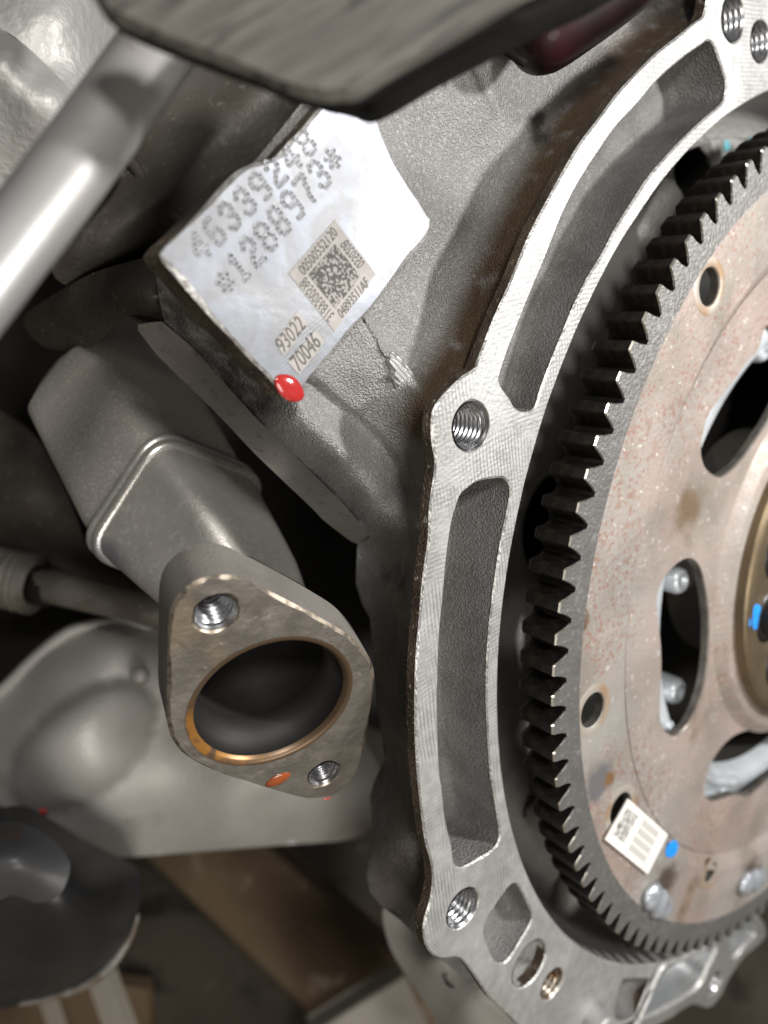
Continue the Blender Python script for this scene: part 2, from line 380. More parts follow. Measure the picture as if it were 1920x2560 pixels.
m_tint = material('bore_heat_tint', (.15, .10, .062), .38, .6, [(('spot', tuple(BORE_C + W @ np.array([-.016, .006, 0])), .006, .016), (.45, .21, .05)), (('spot', tuple(BORE_C + W @ np.array([-.004, .015, 0])), .004, .012), (.40, .20, .06)), (('noise', 200, .5, .66, 3), (.16, .10, .06))])
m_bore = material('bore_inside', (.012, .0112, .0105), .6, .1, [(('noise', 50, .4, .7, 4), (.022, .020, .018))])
m_steel = material('stainless_shell', (.74, .70, .635), .34, .7, [(('noise', 40, .4, .7, 5), (.62, .585, .53)), (('noise', 600, .5, .75, 2), (.82, .79, .74)), (('noise', 18, .56, .68, 4), (.38, .37, .40))], [(('noise', 1500, .3, .7, 2), .10, .0002), (('noise', 35, .3, .7, 2), .08, .001)], rvar=(('noise', 25, .35, .65, 4), .24, .42))
m_steel2 = material('stainless_shell_matte', (.58, .545, .49), .42, .6, [(('noise', 40, .4, .7, 5), (.46, .43, .39)), (('noise', 1200, .5, .7, 2), (.74, .70, .64)), (('noise', 20, .58, .7, 4), (.26, .235, .2))], [(('noise', 1500, .3, .7, 2), .16, .0003), (('noise', 30, .3, .7, 2), .1, .001)])
m_pipe = material('aluminium_pipe', (.44, .435, .42), .45, .65, [(('noise', 30, .4, .7, 3), (.50, .48, .45)), (('noise', 200, .6, .72, 4), (.4, .37, .33))], [(('noise', 60, .3, .7, 2), .15, .0005)])
m_cover = material('cover_casting', (.42, .41, .385), .52, .4, [(('noise', 25, .4, .7, 4), (.40, .385, .36))], [(('noise', 350, .3, .7, 3), .22, .0008)])
m_head = material('head_casting', (.19, .175, .152), .55, .35, [(('noise', 40, .4, .65, 4), (.135, .118, .094)), (('noise', 400, .58, .75, 3), (.26, .24, .21))], [(('noise', 500, .3, .7, 3), .18, .0005)])
m_block = material('bracket_streaked', (.085, .077, .065), .65, .1, [(('noise', 400, .38, .62, 4), (.12, .11, .093)), (('noise', 560, .54, .64, 3), (.05, .045, .038))], [(('noise', 330, .3, .7, 3), .5, .0008)], stretch=(W @ np.array([-.86, .5, 0]) * .11, W @ np.array([.5, .86, 0]), W @ np.array([0, 0, 1.0])))
m_black = material('black_rubber_and_shade', (.009, .0085, .008), .8, 0.0, [(('noise', 60, .4, .7, 3), (.013, .012, .011))], spec=.12)  # also paints the bracket's shaded side black
m_maroon = material('maroon_plastic', (.008, .003, .0035), .45, 0.0, [(('noise', 40, .4, .7, 3), (.03, .006, .008))], coat=.1, spec=.2)
m_house = material('grey_housing', (.64, .62, .575), .5, .25, [(('noise', 12, .4, .65, 3), (.47, .45, .415)), (('noise', 40, .6, .75, 5), (.38, .355, .32))], [(('noise', 700, .3, .7, 3), .25, .0006)])
m_rub = material('mount_rubber', (.022, .022, .023), .33, 0.0, [(('noise', 20, .4, .7, 3), (.035, .035, .037))])
m_rim = material('mount_rim', (.33, .315, .29), .5, .3, [(('noise', 60, .4, .6, 4), (.16, .12, .09))])
m_dark = material('unlit_depth_dark', (.016, .014, .012), .7, 0.1, [(('noise', 20, .4, .7, 3), (.03, .026, .02))])  # near-black colour stands in for unlit depth and recesses
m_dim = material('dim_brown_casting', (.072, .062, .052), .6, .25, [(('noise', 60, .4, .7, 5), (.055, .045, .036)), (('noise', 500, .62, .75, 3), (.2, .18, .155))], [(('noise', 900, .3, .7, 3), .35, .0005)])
m_floor = material('floor_concrete', (.24, .205, .15), .75, 0, [(('noise', 5, .35, .65, 5), (.13, .108, .078)), (('noise', 14, .55, .7, 4), (.07, .054, .04)), (('noise', 40, .66, .74, 3), (.38, .33, .25))])
m_beam = material('rusty_beam', (.22, .155, .095), .65, .0, [(('noise', 10, .4, .65, 4), (.13, .085, .05)), (('noise', 35, .58, .7, 4), (.30, .235, .165))])
m_board = material('pale_board', (.62, .56, .46), .7, 0, [(('noise', 18, .4, .7, 4), (.50, .44, .35))], stretch=((0, .2, 0), (1, 0, 0), (0, 0, 1)))
m_cloth = material('pale_block', (.50, .46, .40), .75, 0, [(('noise', 22, .4, .7, 4), (.40, .365, .31))])
m_pan = material('pan_aluminium', (.52, .515, .49), .42, .7, [(('noise', 40, .4, .7, 4), (.44, .43, .405))], [(('noise', 500, .3, .7, 3), .2, .0005)])
m_panp = material('pan_recess', (.40, .415, .42), .38, .6, [(('noise', 50, .4, .7, 4), (.33, .335, .33))], [(('noise', 300, .3, .7, 3), .2, .0005)])
m_red = material('red_sealant', (.42, .03, .028), .14, 0.0, [(('noise', 150, .45, .6, 3), (.62, .13, .10))], coat=.8)
m_rust = material('orange_fluid', (.33, .075, .02), .15, 0.0, [(('noise', 300, .4, .6, 3), (.22, .06, .02))], coat=.7)
m_cav = material('cavity_casting', (.34, .33, .305), .5, .35, [(('noise', 45, .4, .7, 4), (.27, .26, .24))], [(('noise', 600, .3, .7, 3), .35, .0006)])
m_seal = material('seal_carrier_aluminium', (.66, .70, .72), .35, .35, [(('noise', 40, .4, .7, 3), (.48, .5, .52))])
m_cyan = material('cyan_paint_smudge', (.12, .42, .48), .5, 0, [(('noise', 300, .45, .6, 3), (.36, .45, .44))])
m_brass = material('thread_oily', (.42, .37, .30), .3, .9, [(('noise', 200, .5, .65, 3), (.25, .14, .07))])

NY = np.array([0, -1.0, 0])
def circ(c, r, n=NY, seg=40): return ringpts(c, n, r, seg)

# ------------------------------------------------------------------ setting: floor
mobj('floor', [(-4, -1, -.55), (6, -1, -.55), (6, 9, -.55), (-4, 9, -.55)], [[0, 1, 2, 3]], m_floor)['kind'] = 'structure'

# ------------------------------------------------------------------ engine block
block = thing('engine_block', 'grey cast aluminium engine block with bright machined bell housing face and stamped pad', 'engine block', (-0.18, 0.02, 0))
outer_px = [(1790, -120), (1776, -60), (1768, 0), (1764, 23), (1756, 43), (1735, 58), (1693, 92), (1639, 135), (1589, 185), (1546, 231), (1500, 293), (1450, 359), (1407, 432), (1365, 509), (1322, 594), (1278, 702), (1234, 802), (1196, 900), (1188, 921), (1157, 941), (1122, 975), (1099, 1001), (1086, 1022), (1081, 1049), (1080, 1080), (1083, 1114), (1089, 1149), (1087, 1188), (1081, 1226), (1075, 1280), (1073, 1338), (1068, 1382), (1058, 1453), (1049, 1558), (1043, 1627), (1039, 1724), (1039, 1820), (1043, 1913), (1053, 2016), (1064, 2101), (1079, 2159), (1083, 2205), (1076, 2252), (1063, 2298), (1059, 2328), (1065, 2363), (1083, 2389), (1107, 2397), (1143, 2395), (1164, 2410), (1192, 2448), (1230, 2502), (1273, 2541), (1330, 2600), (1420, 2660)]
outer_sp = catmull(outer_px, 5, closed=False)
outer3 = [atY(u, v, 0.0) for u, v in outer_sp]
# split line with the oil pan, then back along the round inner edge
split = [atY(1585, 2548, 0.0), atY(1625, 2448, 0.0), atY(1655, 2404, 0.0)]
RI = 0.1771
a0 = math.atan2(split[-1][2], split[-1][0]); p_end = outer3[0]
inner = []
a_end = math.radians(104.0)
a0u = a0 if a0 < 0 else a0 - 2 * math.pi          # runs from lower right, clockwise through the left side, to the top
aa = a0u
while aa > a_end - 2 * math.pi:
    inner.append(np.array([RI * math.cos(aa), 0, RI * math.sin(aa)])); aa -= math.radians(1.0)
loop = list(outer3) + split[:2] + inner + [atY(1990, -60, 0), atY(1960, -200, 0)]

pA = [(1770, 101), (1782, 108), (1791, 127), (1805, 166), (1816, 204), (1814, 239), (1801, 262), (1747, 309), (1689, 366), (1627, 436), (1581, 505), (1542, 567), (1508, 633), (1473, 690), (1438, 760), (1411, 825), (1378, 906), (1353, 972), (1342, 1010), (1330, 1026), (1307, 1030), (1288, 1018), (1275, 995), (1255, 968), (1249, 950), (1252, 932), (1273, 868), (1319, 752), (1366, 640), (1407, 536), (1453, 447), (1496, 382), (1542, 316), (1589, 266), (1646, 200), (1704, 148), (1754, 112)]
pB = [(1168, 1223), (1196, 1204), (1250, 1195), (1268, 1203), (1277, 1228), (1271, 1271), (1258, 1332), (1247, 1393), (1238, 1456), (1231, 1510), (1222, 1593), (1218, 1672), (1217, 1739), (1220, 1831), (1227, 1935), (1231, 1959), (1242, 2024), (1249, 2074), (1248, 2101), (1234, 2124), (1192, 2151), (1157, 2169), (1141, 2165), (1135, 2150), (1130, 2113), (1120, 2074), (1112, 2028), (1105, 1966), (1100, 1920), (1095, 1781), (1096, 1704), (1099, 1608), (1105, 1527), (1111, 1473), (1118, 1396), (1130, 1311), (1142, 1265), (1153, 1238)]
pC = [(1290, 2210), (1303, 2228), (1322, 2267), (1330, 2286), (1326, 2310), (1299, 2356), (1272, 2398), (1253, 2408), (1238, 2402), (1222, 2371), (1211, 2340), (1211, 2321), (1222, 2290), (1250, 2248), (1273, 2217)]
pD = [(1556, 2452), (1580, 2449), (1618, 2447), (1622, 2452), (1612, 2484), (1598, 2518), (1580, 2546), (1545, 2552), (1538, 2530), (1543, 2492)]
def hol(px, n=4): return [atY(u, v, 0.0) for u, v in catmull(px, n)]
holes = [hol(pA), hol(pB), hol(pC), hol(pD)]
th = [((1178, 1066), .0056), ((1157, 2271), .0056), ((1833, 46), .0056), ((1901, 104), .0052), ((1380, 2460), .0050)]
dow = ((1324, 2410), .0082)
for (u, v), r in th: holes.append(circ(atY(u, v, 0), r * 1.12))
holes.append(circ(atY(*dow[0], 0), dow[1]))
plate('bell_housing_flange', loop, holes, NY, .0036, [m_mach, m_edge, m_side], block, cham=.0005, hdepth=.004, rough=.22)
Apos = np.array([atY(u, v, 0) for u, v in pA])
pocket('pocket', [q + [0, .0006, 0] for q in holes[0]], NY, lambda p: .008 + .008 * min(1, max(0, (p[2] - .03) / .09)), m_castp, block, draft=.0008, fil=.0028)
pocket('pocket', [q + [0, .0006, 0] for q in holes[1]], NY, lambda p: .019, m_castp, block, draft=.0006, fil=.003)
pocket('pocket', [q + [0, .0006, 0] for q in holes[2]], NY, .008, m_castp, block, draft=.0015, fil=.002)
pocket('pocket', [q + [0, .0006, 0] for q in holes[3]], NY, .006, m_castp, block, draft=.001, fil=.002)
for i, ((u, v), r) in enumerate(th):
    thread_hole('threaded_hole', atY(u, v, .0002), NY, r, .02, [m_brass if i == 4 else m_thread, m_tdark], block)
c = atY(*dow[0], 0.0005); r = dow[1]
mb = MB(); mb.add(*lathe([(r, 0), (r * .93, -.001), (r * .93, -.016)], c, NY, 40), 0); mb.add(ringpts(c + np.array([0, .015, 0]), NY, r, 40), [list(range(40))], 1); mb.build('dowel_bore', [m_edge, m_tdark], block)
c = atY(1475, 2552, 0.0)
mb = MB(); mb.add(*lathe([(.0062, -.002), (.0062, .006), (.0056, .0072), (.0002, .0074)], c, NY, 32)); mb.build('dowel_pin', [m_mach], block)

# outline of the stamped pad
YP = .012
pad_px = crop([(0, 965), (95, 862), (190, 765), (300, 640), (400, 525), (470, 460), (560, 415), (640, 395), (710, 370), (770, 300), (830, 240), (885, 180), (955, 95), (1020, 30), (1060, 14), (1120, 25), (1250, 80), (1308, 92), (1330, 150), (1355, 240), (1380, 310), (1430, 420), (1530, 560), (1630, 715), (1652, 770), (1640, 860), (1540, 980), (1430, 1100), (1330, 1230), (1240, 1345), (1150, 1450), (1000, 1620), (880, 1760), (835, 1835), (790, 1845), (740, 1805), (640, 1690), (540, 1595), (440, 1480), (350, 1390), (200, 1220), (80, 1075)], 400, 240, 2.44)
PADP = catmull(pad_px, 2); PADP = PADP.mean(0) + (PADP - PADP.mean(0)) * .985

# casting wall beside the flange
FL = [(p[0], p[1]) for p in outer_px]
fl_off = lambda d, idx: [(FL[i][0] - d, FL[i][1] - d * .25) for i in idx]
wall_b = [(1800, -160), (1700, -160), (1400, -160), (1150, -120), (1000, 60), (860, 230), (760, 250), (640, 400), (500, 520), (400, 625), (388, 660), (394, 720), (402, 770), (412, 808), (482, 871), (633, 1041), (725, 1130), (794, 1199), (871, 1277), (925, 1342), (893, 1365), (891, 1410), (890, 1460), (905, 1510), (925, 1545), (932, 1620), (940, 1740), (955, 1840), (962, 1900), (935, 1955), (925, 1990), (930, 2060), (936, 2110), (922, 2150), (916, 2190), (925, 2230), (955, 2265), (1000, 2300), (1060, 2360), (1150, 2440)] + [(FL[i][0] + 9, FL[i][1] + 2) for i in range(50, 3, -1)]
ctrl = D([(500, 450, .0165), (650, 350, .0165), (800, 300, .0165), (900, 480, .0165), (720, 700, .0165), (600, 800, .0175), (450, 600, .017), (760, 220, .017),
    (950, 300, .019), (1000, 500, .020), (900, 650, .0185), (1100, 250, .019), (1000, 150, .018), (1250, 60, .018), (1060, 60, .018), (1400, -60, .018), (1000, 640, .02),
    (780, 800, .0175), (870, 800, .0175), (850, 880, .0185), (890, 960, .019),
    (690, 835, .0225), (725, 865, .025), (770, 905, .027), (815, 945, .0275), (850, 985, .0275), (880, 1070, .027),
    (640, 880, .0185), (690, 930, .0172), (740, 985, .0172), (800, 1060, .0185), (850, 1130, .021), (600, 900, .026),
    (480, 770, .040), (560, 865, .036), (690, 1010, .033), (760, 1080, .034), (800, 1150, .036),
    (345, 660, .040), (380, 690, .038), (460, 730, .030), (345, 600, .028), (530, 800, .030),
    (790, 1200, .044), (850, 1200, .026), (900, 1160, .011), (775, 1260, .046), (840, 1350, .026), (890, 1350, .011), (810, 1450, .046), (860, 1500, .027), (885, 1500, .011),
    (825, 1640, .046), (805, 1760, .040), (850, 1700, .024), (880, 1700, .011), (800, 1880, .036), (850, 1850, .020), (895, 1850, .011), (860, 1960, .034), (920, 1960, .008), (1000, 2100, .02), (1020, 1500, .004), (1000, 1200, .004), (1030, 1900, .004)]) + \
    [(FL[i][0] + 14, FL[i][1], .0038) for i in (4, 7, 9, 11, 13, 15, 17, 20, 24, 28, 30, 34, 38)] + [(FL[i][0] - 10, FL[i][1], .0060) for i in (6, 8, 10, 12, 14, 16)] + [(FL[i][0] - 45, FL[i][1] - 16, .0130) for i in (6, 8, 10, 12, 14)] + [(FL[i][0] - 85, FL[i][1] - 30, .0182) for i in (7, 9, 11, 13)] + [(FL[i][0] - 10, FL[i][1], .0046) for i in (29, 31, 33, 35, 37, 39)] + [(FL[i][0] - 28, FL[i][1], .0080) for i in (30, 33, 36, 39)]
dirt_line = [(1720, 40), (1560, 170), (1440, 310), (1340, 480), (1240, 690), (1160, 880), (1090, 990), (1060, 1060)]
low_line = [(1060, 1060), (1060, 1250), (1000, 1400), (980, 1600), (990, 1850), (980, 2100), (1010, 2300)]
plume = lambda p: np.clip(1.5 - seg_dist(p, dirt_line) / 60, 0, 1)
def wall_dirt(p): return np.maximum(plume(p), .5 * np.clip(1.5 - seg_dist(p, low_line) / 75, 0, 1))
def wall_soot_and_shade(p):
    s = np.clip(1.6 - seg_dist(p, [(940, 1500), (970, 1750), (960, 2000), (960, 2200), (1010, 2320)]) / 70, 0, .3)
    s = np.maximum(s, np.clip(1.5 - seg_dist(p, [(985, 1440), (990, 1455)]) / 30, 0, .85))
    s = np.maximum(s, np.clip(1.6 - seg_dist(p, [(290, 700), (400, 740), (520, 850), (640, 985)]) / 45, 0, .8))  # shade on the face below the pad, painted into the colour
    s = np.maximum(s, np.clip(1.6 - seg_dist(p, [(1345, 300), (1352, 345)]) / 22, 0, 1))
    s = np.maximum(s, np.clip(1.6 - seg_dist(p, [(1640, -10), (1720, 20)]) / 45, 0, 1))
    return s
def wall_mach(p):
    return np.maximum(np.clip(1.5 - seg_dist(p, [(915, 820), (955, 880)]) / 13, 0, 1), np.clip(1.5 - seg_dist(p, [(985, 905), (1015, 960)]) / 28, 0, 1))
def side_of(p, line):
    line = np.array(line, float); best = np.full(len(p), 1e9); sg = np.zeros(len(p))
    for a_, b_ in zip(line[:-1], line[1:]):
        t = np.clip(((p - a_) @ (b_ - a_)) / ((b_ - a_) @ (b_ - a_)), 0, 1); q = p - (a_ + t[:, None] * (b_ - a_)); d_ = np.linalg.norm(q, axis=1)
        cr_ = (b_ - a_)[0] * q[:, 1] - (b_ - a_)[1] * q[:, 0]; m_ = d_ < best; best = np.where(m_, d_, best); sg = np.where(m_, np.sign(cr_), sg)
    return best * sg
def wall_limit(p, z):
    z = np.where(in_poly(p, PADP), np.clip(z, .0152, .0185), z)
    return np.where(in_poly(p, np.array(FL + [(2200, 2700), (2200, -200)])), np.maximum(z, .0030), z)
rib1 = [(u * K, v * K) for u, v in ((688, 828), (725, 862), (772, 900), (820, 945), (858, 995), (880, 1060), (890, 1120))]
rib2 = [(u * K, v * K) for u, v in ((790, 690), (840, 752), (885, 805), (935, 868))]
def wall_ribs(p):
    d1 = side_of(p, rib1); e1 = -.0045 / (1 + np.exp(np.clip(d1 / 4.5, -30, 30))) * np.exp(-(np.minimum(d1, 0) / 85) ** 2)
    d2 = side_of(p, rib2); e2 = -.0020 / (1 + np.exp(np.clip(-d2 / 4.5, -30, 30))) * np.exp(-(np.maximum(d2, 0) / 60) ** 2)
    return e1 + e2
relief('casting_wall', wall_b, ctrl, 'Y', .012, [m_cast, m_cast], block, step=11, smooth_b=0, attr={'dirt': wall_dirt, 'soot_and_shade': wall_soot_and_shade, 'mach': wall_mach}, extra=wall_ribs, post=wall_limit, reg=4e-3)

# machined side rail below the pad
def resample(pl, n):
    pl = np.array(pl, float); d = np.concatenate([[0], np.cumsum(np.linalg.norm(np.diff(pl, axis=0), axis=1))]); t = np.linspace(0, d[-1], n)
    return np.stack([np.interp(t, d, pl[:, k]) for k in range(pl.shape[1])], 1)
rail_t = resample([(345, 812, .0455), (401, 801, .043), (482, 869, .042), (633, 1038, .037), (725, 1127, .0345), (794, 1196, .034), (871, 1274, .035), (926, 1338, .037), (940, 1352, .038)], 28)
rail_b = resample([(345, 826, .0475), (392, 887, .050), (463, 957, .050), (540, 1031, .049), (640, 1138, .047), (717, 1211, .046), (787, 1277, .046), (806, 1299, .046), (891, 1364, .046), (932, 1362, .043)], 28)
m_rail = material('rail_aluminium', (.40, .385, .365), .36, .8, [(('noise', 40, .4, .7, 4), (.33, .315, .295)), (('noise', 300, .55, .75, 3), (.27, .25, .23))], [(('mul', ('rings', (-.25, .05, .0), .0012, .0006, -1, 1), ('noise', 50, .5, .65, 2)), .12, .00012), (('noise', 500, .3, .7, 3), .15, .0003)])
rt_ = [atY(*q) for q in rail_t]; rb_ = [atY(*q) for q in rail_b]; rm_ = [(p_ + q_) / 2 for p_, q_ in zip(rt_, rb_)]
mb = MB(); mb.add(*loft([rt_, rm_, rb_], closed=False), 0, True)
mb.add(*loft([rb_, [q_ + np.array([.002, .006, .002]) for q_ in rb_]], closed=False), 1, True)
mb.build('side_rail', [m_rail, m_cast], block)

# ------------------------------------------------------------------ stamped pad
pad = plate('stamp_pad', [atY(u, v, YP) for u, v in catmull(pad_px, 2)], [], NY, .0085, [m_pad, m_edge, m_side], block, cham=.0006, rough=.8)

GL = {'0': "01110 10001 10001 10001 10001 10001 01110", '1': "00100 01100 00100 00100 00100 00100 01110", '2': "01110 10001 00001 00110 01000 10000 11111", '3': "01110 10001 00001 00110 00001 10001 01110",
      '4': "00010 00110 01010 10010 11111 00010 00010", '6': "01110 10000 10000 11110 10001 10001 01110", '7': "11111 00001 00010 00010 00100 00100 00100", '8': "01110 10001 10001 01110 10001 10001 01110",
      '9': "01110 10001 10001 01111 00001 00001 01110", '*': "00000 00100 10101 01110 10101 00100 00000"}
def stamp(text, p0, p1, up, wid):
    """dot peened characters: each dot a small crater with a raised burr"""
    mb = MB(); n = len(text) - 1
    for i, ch in enumerate(text):
        cx = p0[0] + (p1[0] - p0[0]) * i / n; cy = p0[1] + (p1[1] - p0[1]) * i / n
        for rI, row in enumerate(GL[ch].split()):
            for cI, b in enumerate(row):
                if b == '1':
                    s, t = (cI - 2) / 4.0, (3 - rI) / 6.0
                    u = cx + wid[0] * s + up[0] * t + random.uniform(-.7, .7); v = cy + wid[1] * s + up[1] * t + random.uniform(-.7, .7)
                    if not in_poly(np.array([[u, v]]), PADP)[0]: continue
                    q = atY(u, v, YP - .00008); k = random.uniform(.85, 1.15)
                    vv, ff = lathe([(.00064 * k, -.0001), (.00055 * k, .00012), (.00048 * k, .00015), (.00042 * k, .00003), (.00034 * k, -.0001)], q, NY, 10)
                    mb.add(vv, ff, 0, True)
                    rr = ringpts(q + np.array([0, .0000, 0]), NY, .00044 * k, 10)
                    mb.add(rr, [list(range(10))], 1, False)
    return mb
m_crater = material('crater_dark', (.05, .048, .046), .5, .2)
m_burr = material('crater_burr', (.45, .45, .47), .3, .7)
z = 3.7705
def zc(x, y): return (440 + x / z, 320 + y / z)
o = stamp('46339248', zc(225, 1110), zc(1225, 130), (-140 / z, -195 / z), (76 / z, -76 / z)).build('stamped_number', [m_burr, m_crater], block); 
o = stamp('*1288973*', zc(470, 1455), zc(1482, 290), (-155 / z, -205 / z), (72 / z, -80 / z)).build('stamped_number', [m_burr, m_crater], block)

def quad_on(name, px, y, mat, parent, lift=.00012):
    vs = [atY(u, v, y - lift) for u, v in px]; vb = [q + np.array([0, lift * .8, 0]) for q in vs]; n = len(vs)
    f = [list(range(n)), list(range(n, 2 * n))[::-1]] + [[i, n + i, n + (i + 1) % n, (i + 1) % n] for i in range(n)]
    return mobj(name, vs + vb, f, mat, parent, smooth=False)
def letters(name, text, org, ex, ey, fn, mat, parent):
    """text laid along ex (full width) with height ey; fn maps picture measurements onto the surface"""
    cu = bpy.data.curves.new('t', 'FONT'); cu.body = text; cu.resolution_u = 3
    ob = bpy.data.objects.new('t', cu); COL.objects.link(ob)
    me = bpy.data.meshes.new_from_object(ob.evaluated_get(bpy.context.evaluated_depsgraph_get()))
    co = np.zeros(len(me.vertices) * 3); me.vertices.foreach_get('co', co); co = co.reshape(-1, 3)
    lo, hi = co.min(0), co.max(0); st = (co - lo) / (hi - lo + 1e-9)
    fs = [list(p.vertices) for p in me.polygons]
    bpy.data.objects.remove(ob); bpy.data.curves.remove(cu)
    v = [fn(org[0] + ex[0] * s + ey[0] * t, org[1] + ex[1] * s + ey[1] * t) for s, t, _ in st]
    bpy.data.meshes.remove(me)
    return mobj(name, v, fs, mat, parent, smooth=False)
q2 = lambda x, y: (690 + x / 5.267, 540 + y / 5.267)
panel = quad_on('etched_panel', [q2(165, 755), q2(775, 50), q2(1315, 765), q2(770, 1520)], YP, m_etch, pad)
panel2 = quad_on('etched_panel', [q2(-10, 1655), q2(285, 1255), q2(418, 1430), q2(100, 1840)], YP, m_etch, pad)
panel3 = quad_on('etched_panel', [q2(155, 1925), q2(520, 1500), q2(640, 1660), q2(305, 2090)], YP, m_etch, pad)
fp = lambda u, v: atY(u, v, YP - .0002)
V2 = lambda a, b: ((b[0] - a[0]) / 5.267, (b[1] - a[1]) / 5.267)
letters('etched_text', '0050055 2120'.replace(' ', ''), q2(375, 790), V2((375, 790), (825, 240)), V2((375, 790), (285, 680)), fp, m_ink, pad)
letters('etched_text', '04893511AF', q2(870, 1355), V2((870, 1355), (1240, 905)), V2((870, 1355), (800, 1245)), fp, m_ink, pad)
letters('etched_text', '318930 0598'.replace(' ', ''), q2(690, 1405), V2((690, 1405), (305, 905)), V2((690, 1405), (775, 1290)), fp, m_ink, pad)
letters('etched_text', '055020B', q2(1085, 700), V2((1085, 700), (840, 385)), V2((1085, 700), (1180, 610)), fp, m_ink, pad)
letters('etched_text', '93022', q2(105, 1820), V2((105, 1820), (400, 1460)), V2((105, 1820), (-15, 1650)), fp, m_ink, pad)
letters('etched_text', '70046', q2(310, 2060), V2((310, 2060), (605, 1690)), V2((310, 2060), (180, 1880)), fp, m_ink, pad)
quad_on('etched_patch', [q2(430, 775), q2(785, 370), q2(1115, 800), q2(785, 1215)], YP - .00012, m_mottle, pad)

# milled cut on the rib between pad and flange boss
m_mill = material('milled_rib', (.50, .495, .48), .42, .6, [(('wave', .0011, (.5, 0, .87), .003, -.2, .9), (.30, .295, .28)), (('noise', 250, .45, .6, 3), (.36, .35, .335))], [(('wave', .0011, (.5, 0, .87), .003, -1, 1), .5, .0003)])
_wz = lambda u, v: float(rbf(ctrl, 4e-3)([(u, v)])[0] + wall_ribs(np.array([[u, v]], float))[0])
FY = _wz(1012, 935) - .0007
plate('milled_facet', [atY(u, v, FY) for u, v in catmull([(978, 886), (990, 880), (1003, 889), (1012, 896), (1024, 915), (1038, 930), (1050, 955), (1066, 982), (1052, 984), (1040, 978), (1022, 983), (1008, 968), (996, 970), (990, 952), (978, 948), (984, 926), (972, 908)], 3)], [], NY, .006, [m_mill, m_mill, m_cast], block, cham=.0009, rough=.9)
FY2 = _wz(945, 848) - .0008
plate('milled_facet', [atY(u, v, FY2) for u, v in catmull([(905, 800), (922, 796), (950, 838), (985, 885), (972, 898), (945, 872), (922, 838)], 3)], [], NY, .006, [m_cast, m_cast, m_cast], block, cham=.0012, rough=.9)

# ------------------------------------------------------------------ inside of the bell housing
mb = MB()
mb.add(*lathe([(RI, -.0007), (RI - .0005, -.010), (RI - .003, -.03), (RI - .006, -.0335), (RI - .012, -.0345)], (0, 0, 0), NY, 200))
mb.build('bell_inner_wall', [m_cav], block)
YB = .034
ann_o = [np.array([(RI - .011) * math.cos(a), YB, (RI - .011) * math.sin(a)]) for a in np.linspace(0, 2 * math.pi, 160, endpoint=False)]
ann_i = [np.array([.055 * math.cos(a), YB, .055 * math.sin(a)]) for a in np.linspace(0, 2 * math.pi, 64, endpoint=False)]
rc = [[(1739, 359), (1701, 405), (1695, 444), (1708, 498), (1740, 530), (1800, 510), (1800, 430), (1770, 372)],
      [(1390, 1195), (1350, 1230), (1325, 1290), (1317, 1350), (1322, 1390), (1350, 1420), (1420, 1430), (1440, 1250)],
      [(1400, 2240), (1410, 2290), (1440, 2312), (1490, 2305), (1510, 2255), (1440, 2230)]]
rc3 = [[atY(u, v, YB) for u, v in catmull(q, 4)] for q in rc]
plate('cavity_wall', ann_o, [ann_i] + rc3, NY, .004, [m_cav, m_cav, m_cav], block, cham=.002, hdepth=.03)
for q in rc3: pocket('core_recess', [x + np.array([0, .003, 0]) for x in q], NY, .03, m_dark, block, draft=.001, fil=.003)
def bump_rib(px0, px1, r0, r1, y, mat, name='cavity_rib'):
    a, b = atY(*px0, y), atY(*px1, y); path = [a + (b - a) * t for t in np.linspace(0, 1, 7)]
    rad = [r0 + (r1 - r0) * t for t in np.linspace(0, 1, 7)]; rad[0] *= .4; rad[-1] *= .4
    v, f = tube(path, rad, 16); return mobj(name, v, f, mat, block)
bump_rib((1560, 640), (1660, 460), .009, .010, .040, m_cav)
bump_rib((1330, 2070), (1420, 1950), .006, .004, .028, m_cav)
bump_rib((1390, 2300), (1440, 2190), .005, .007, .030, m_cav)
bump_rib((1450, 2330), (1640, 2400), .007, .008, .026, m_cav)
for px in ([(1808, 352), (1822, 350), (1828, 372), (1812, 380)], [(1874, 345), (1890, 338), (1888, 360), (1876, 366)]):
    quad_on('paint_smudge', px, YB, m_cyan, block, lift=.0004)

# crankshaft seal carrier seen through the slots
carrier = thing('seal_carrier', 'smooth pale aluminium seal carrier seen through the slots of the flexplate', 'seal carrier', (0, .02, 0))
mb = MB()
mb.add(*lathe([(.122, -.030), (.117, -.012), (.110, -.004), (.104, .0005), (.099, .0012), (.0955, -.001), (.0935, -.006)], (0, 0, 0), NY, 128))
mb.build('carrier_ring', [m_seal], carrier)
mb = MB(); mb.add(*lathe([(.0936, -.0058), (.0925, -.016), (.091, -.024), (.085, -.027), (.07, -.0275), (.05, -.0275)], (0, 0, 0), NY, 128)); mb.build('carrier_well', [m_dark], carrier)  # well coloured near-black in place of shade behind the slots
for a in (139, -128, -118):
    q = np.array([.101 * math.cos(math.radians(a)), .003, .101 * math.sin(math.radians(a))])
    mb = MB(); mb.add(*lathe([(.0045, -.012), (.0045, 0), (.0035, .001), (.0018, .0012), (.0015, -.001), (.0002, -.001)], q, NY, 20)); mb.build('boss', [m_seal], carrier)
for u_, v_, yb in ((1698, 1450, .002), (1690, 1728, .004), (1800, 1965, 0.0), (1905, 870, .002)):
    q = atY(u_, v_, yb)
    mb = MB(); mb.add(*lathe([(.0052, -.02), (.0052, 0), (.0042, .0016), (.0022, .002), (.0018, -.001), (.0002, -.001)], q, NY, 24)); mb.build('boss', [m_seal], carrier)
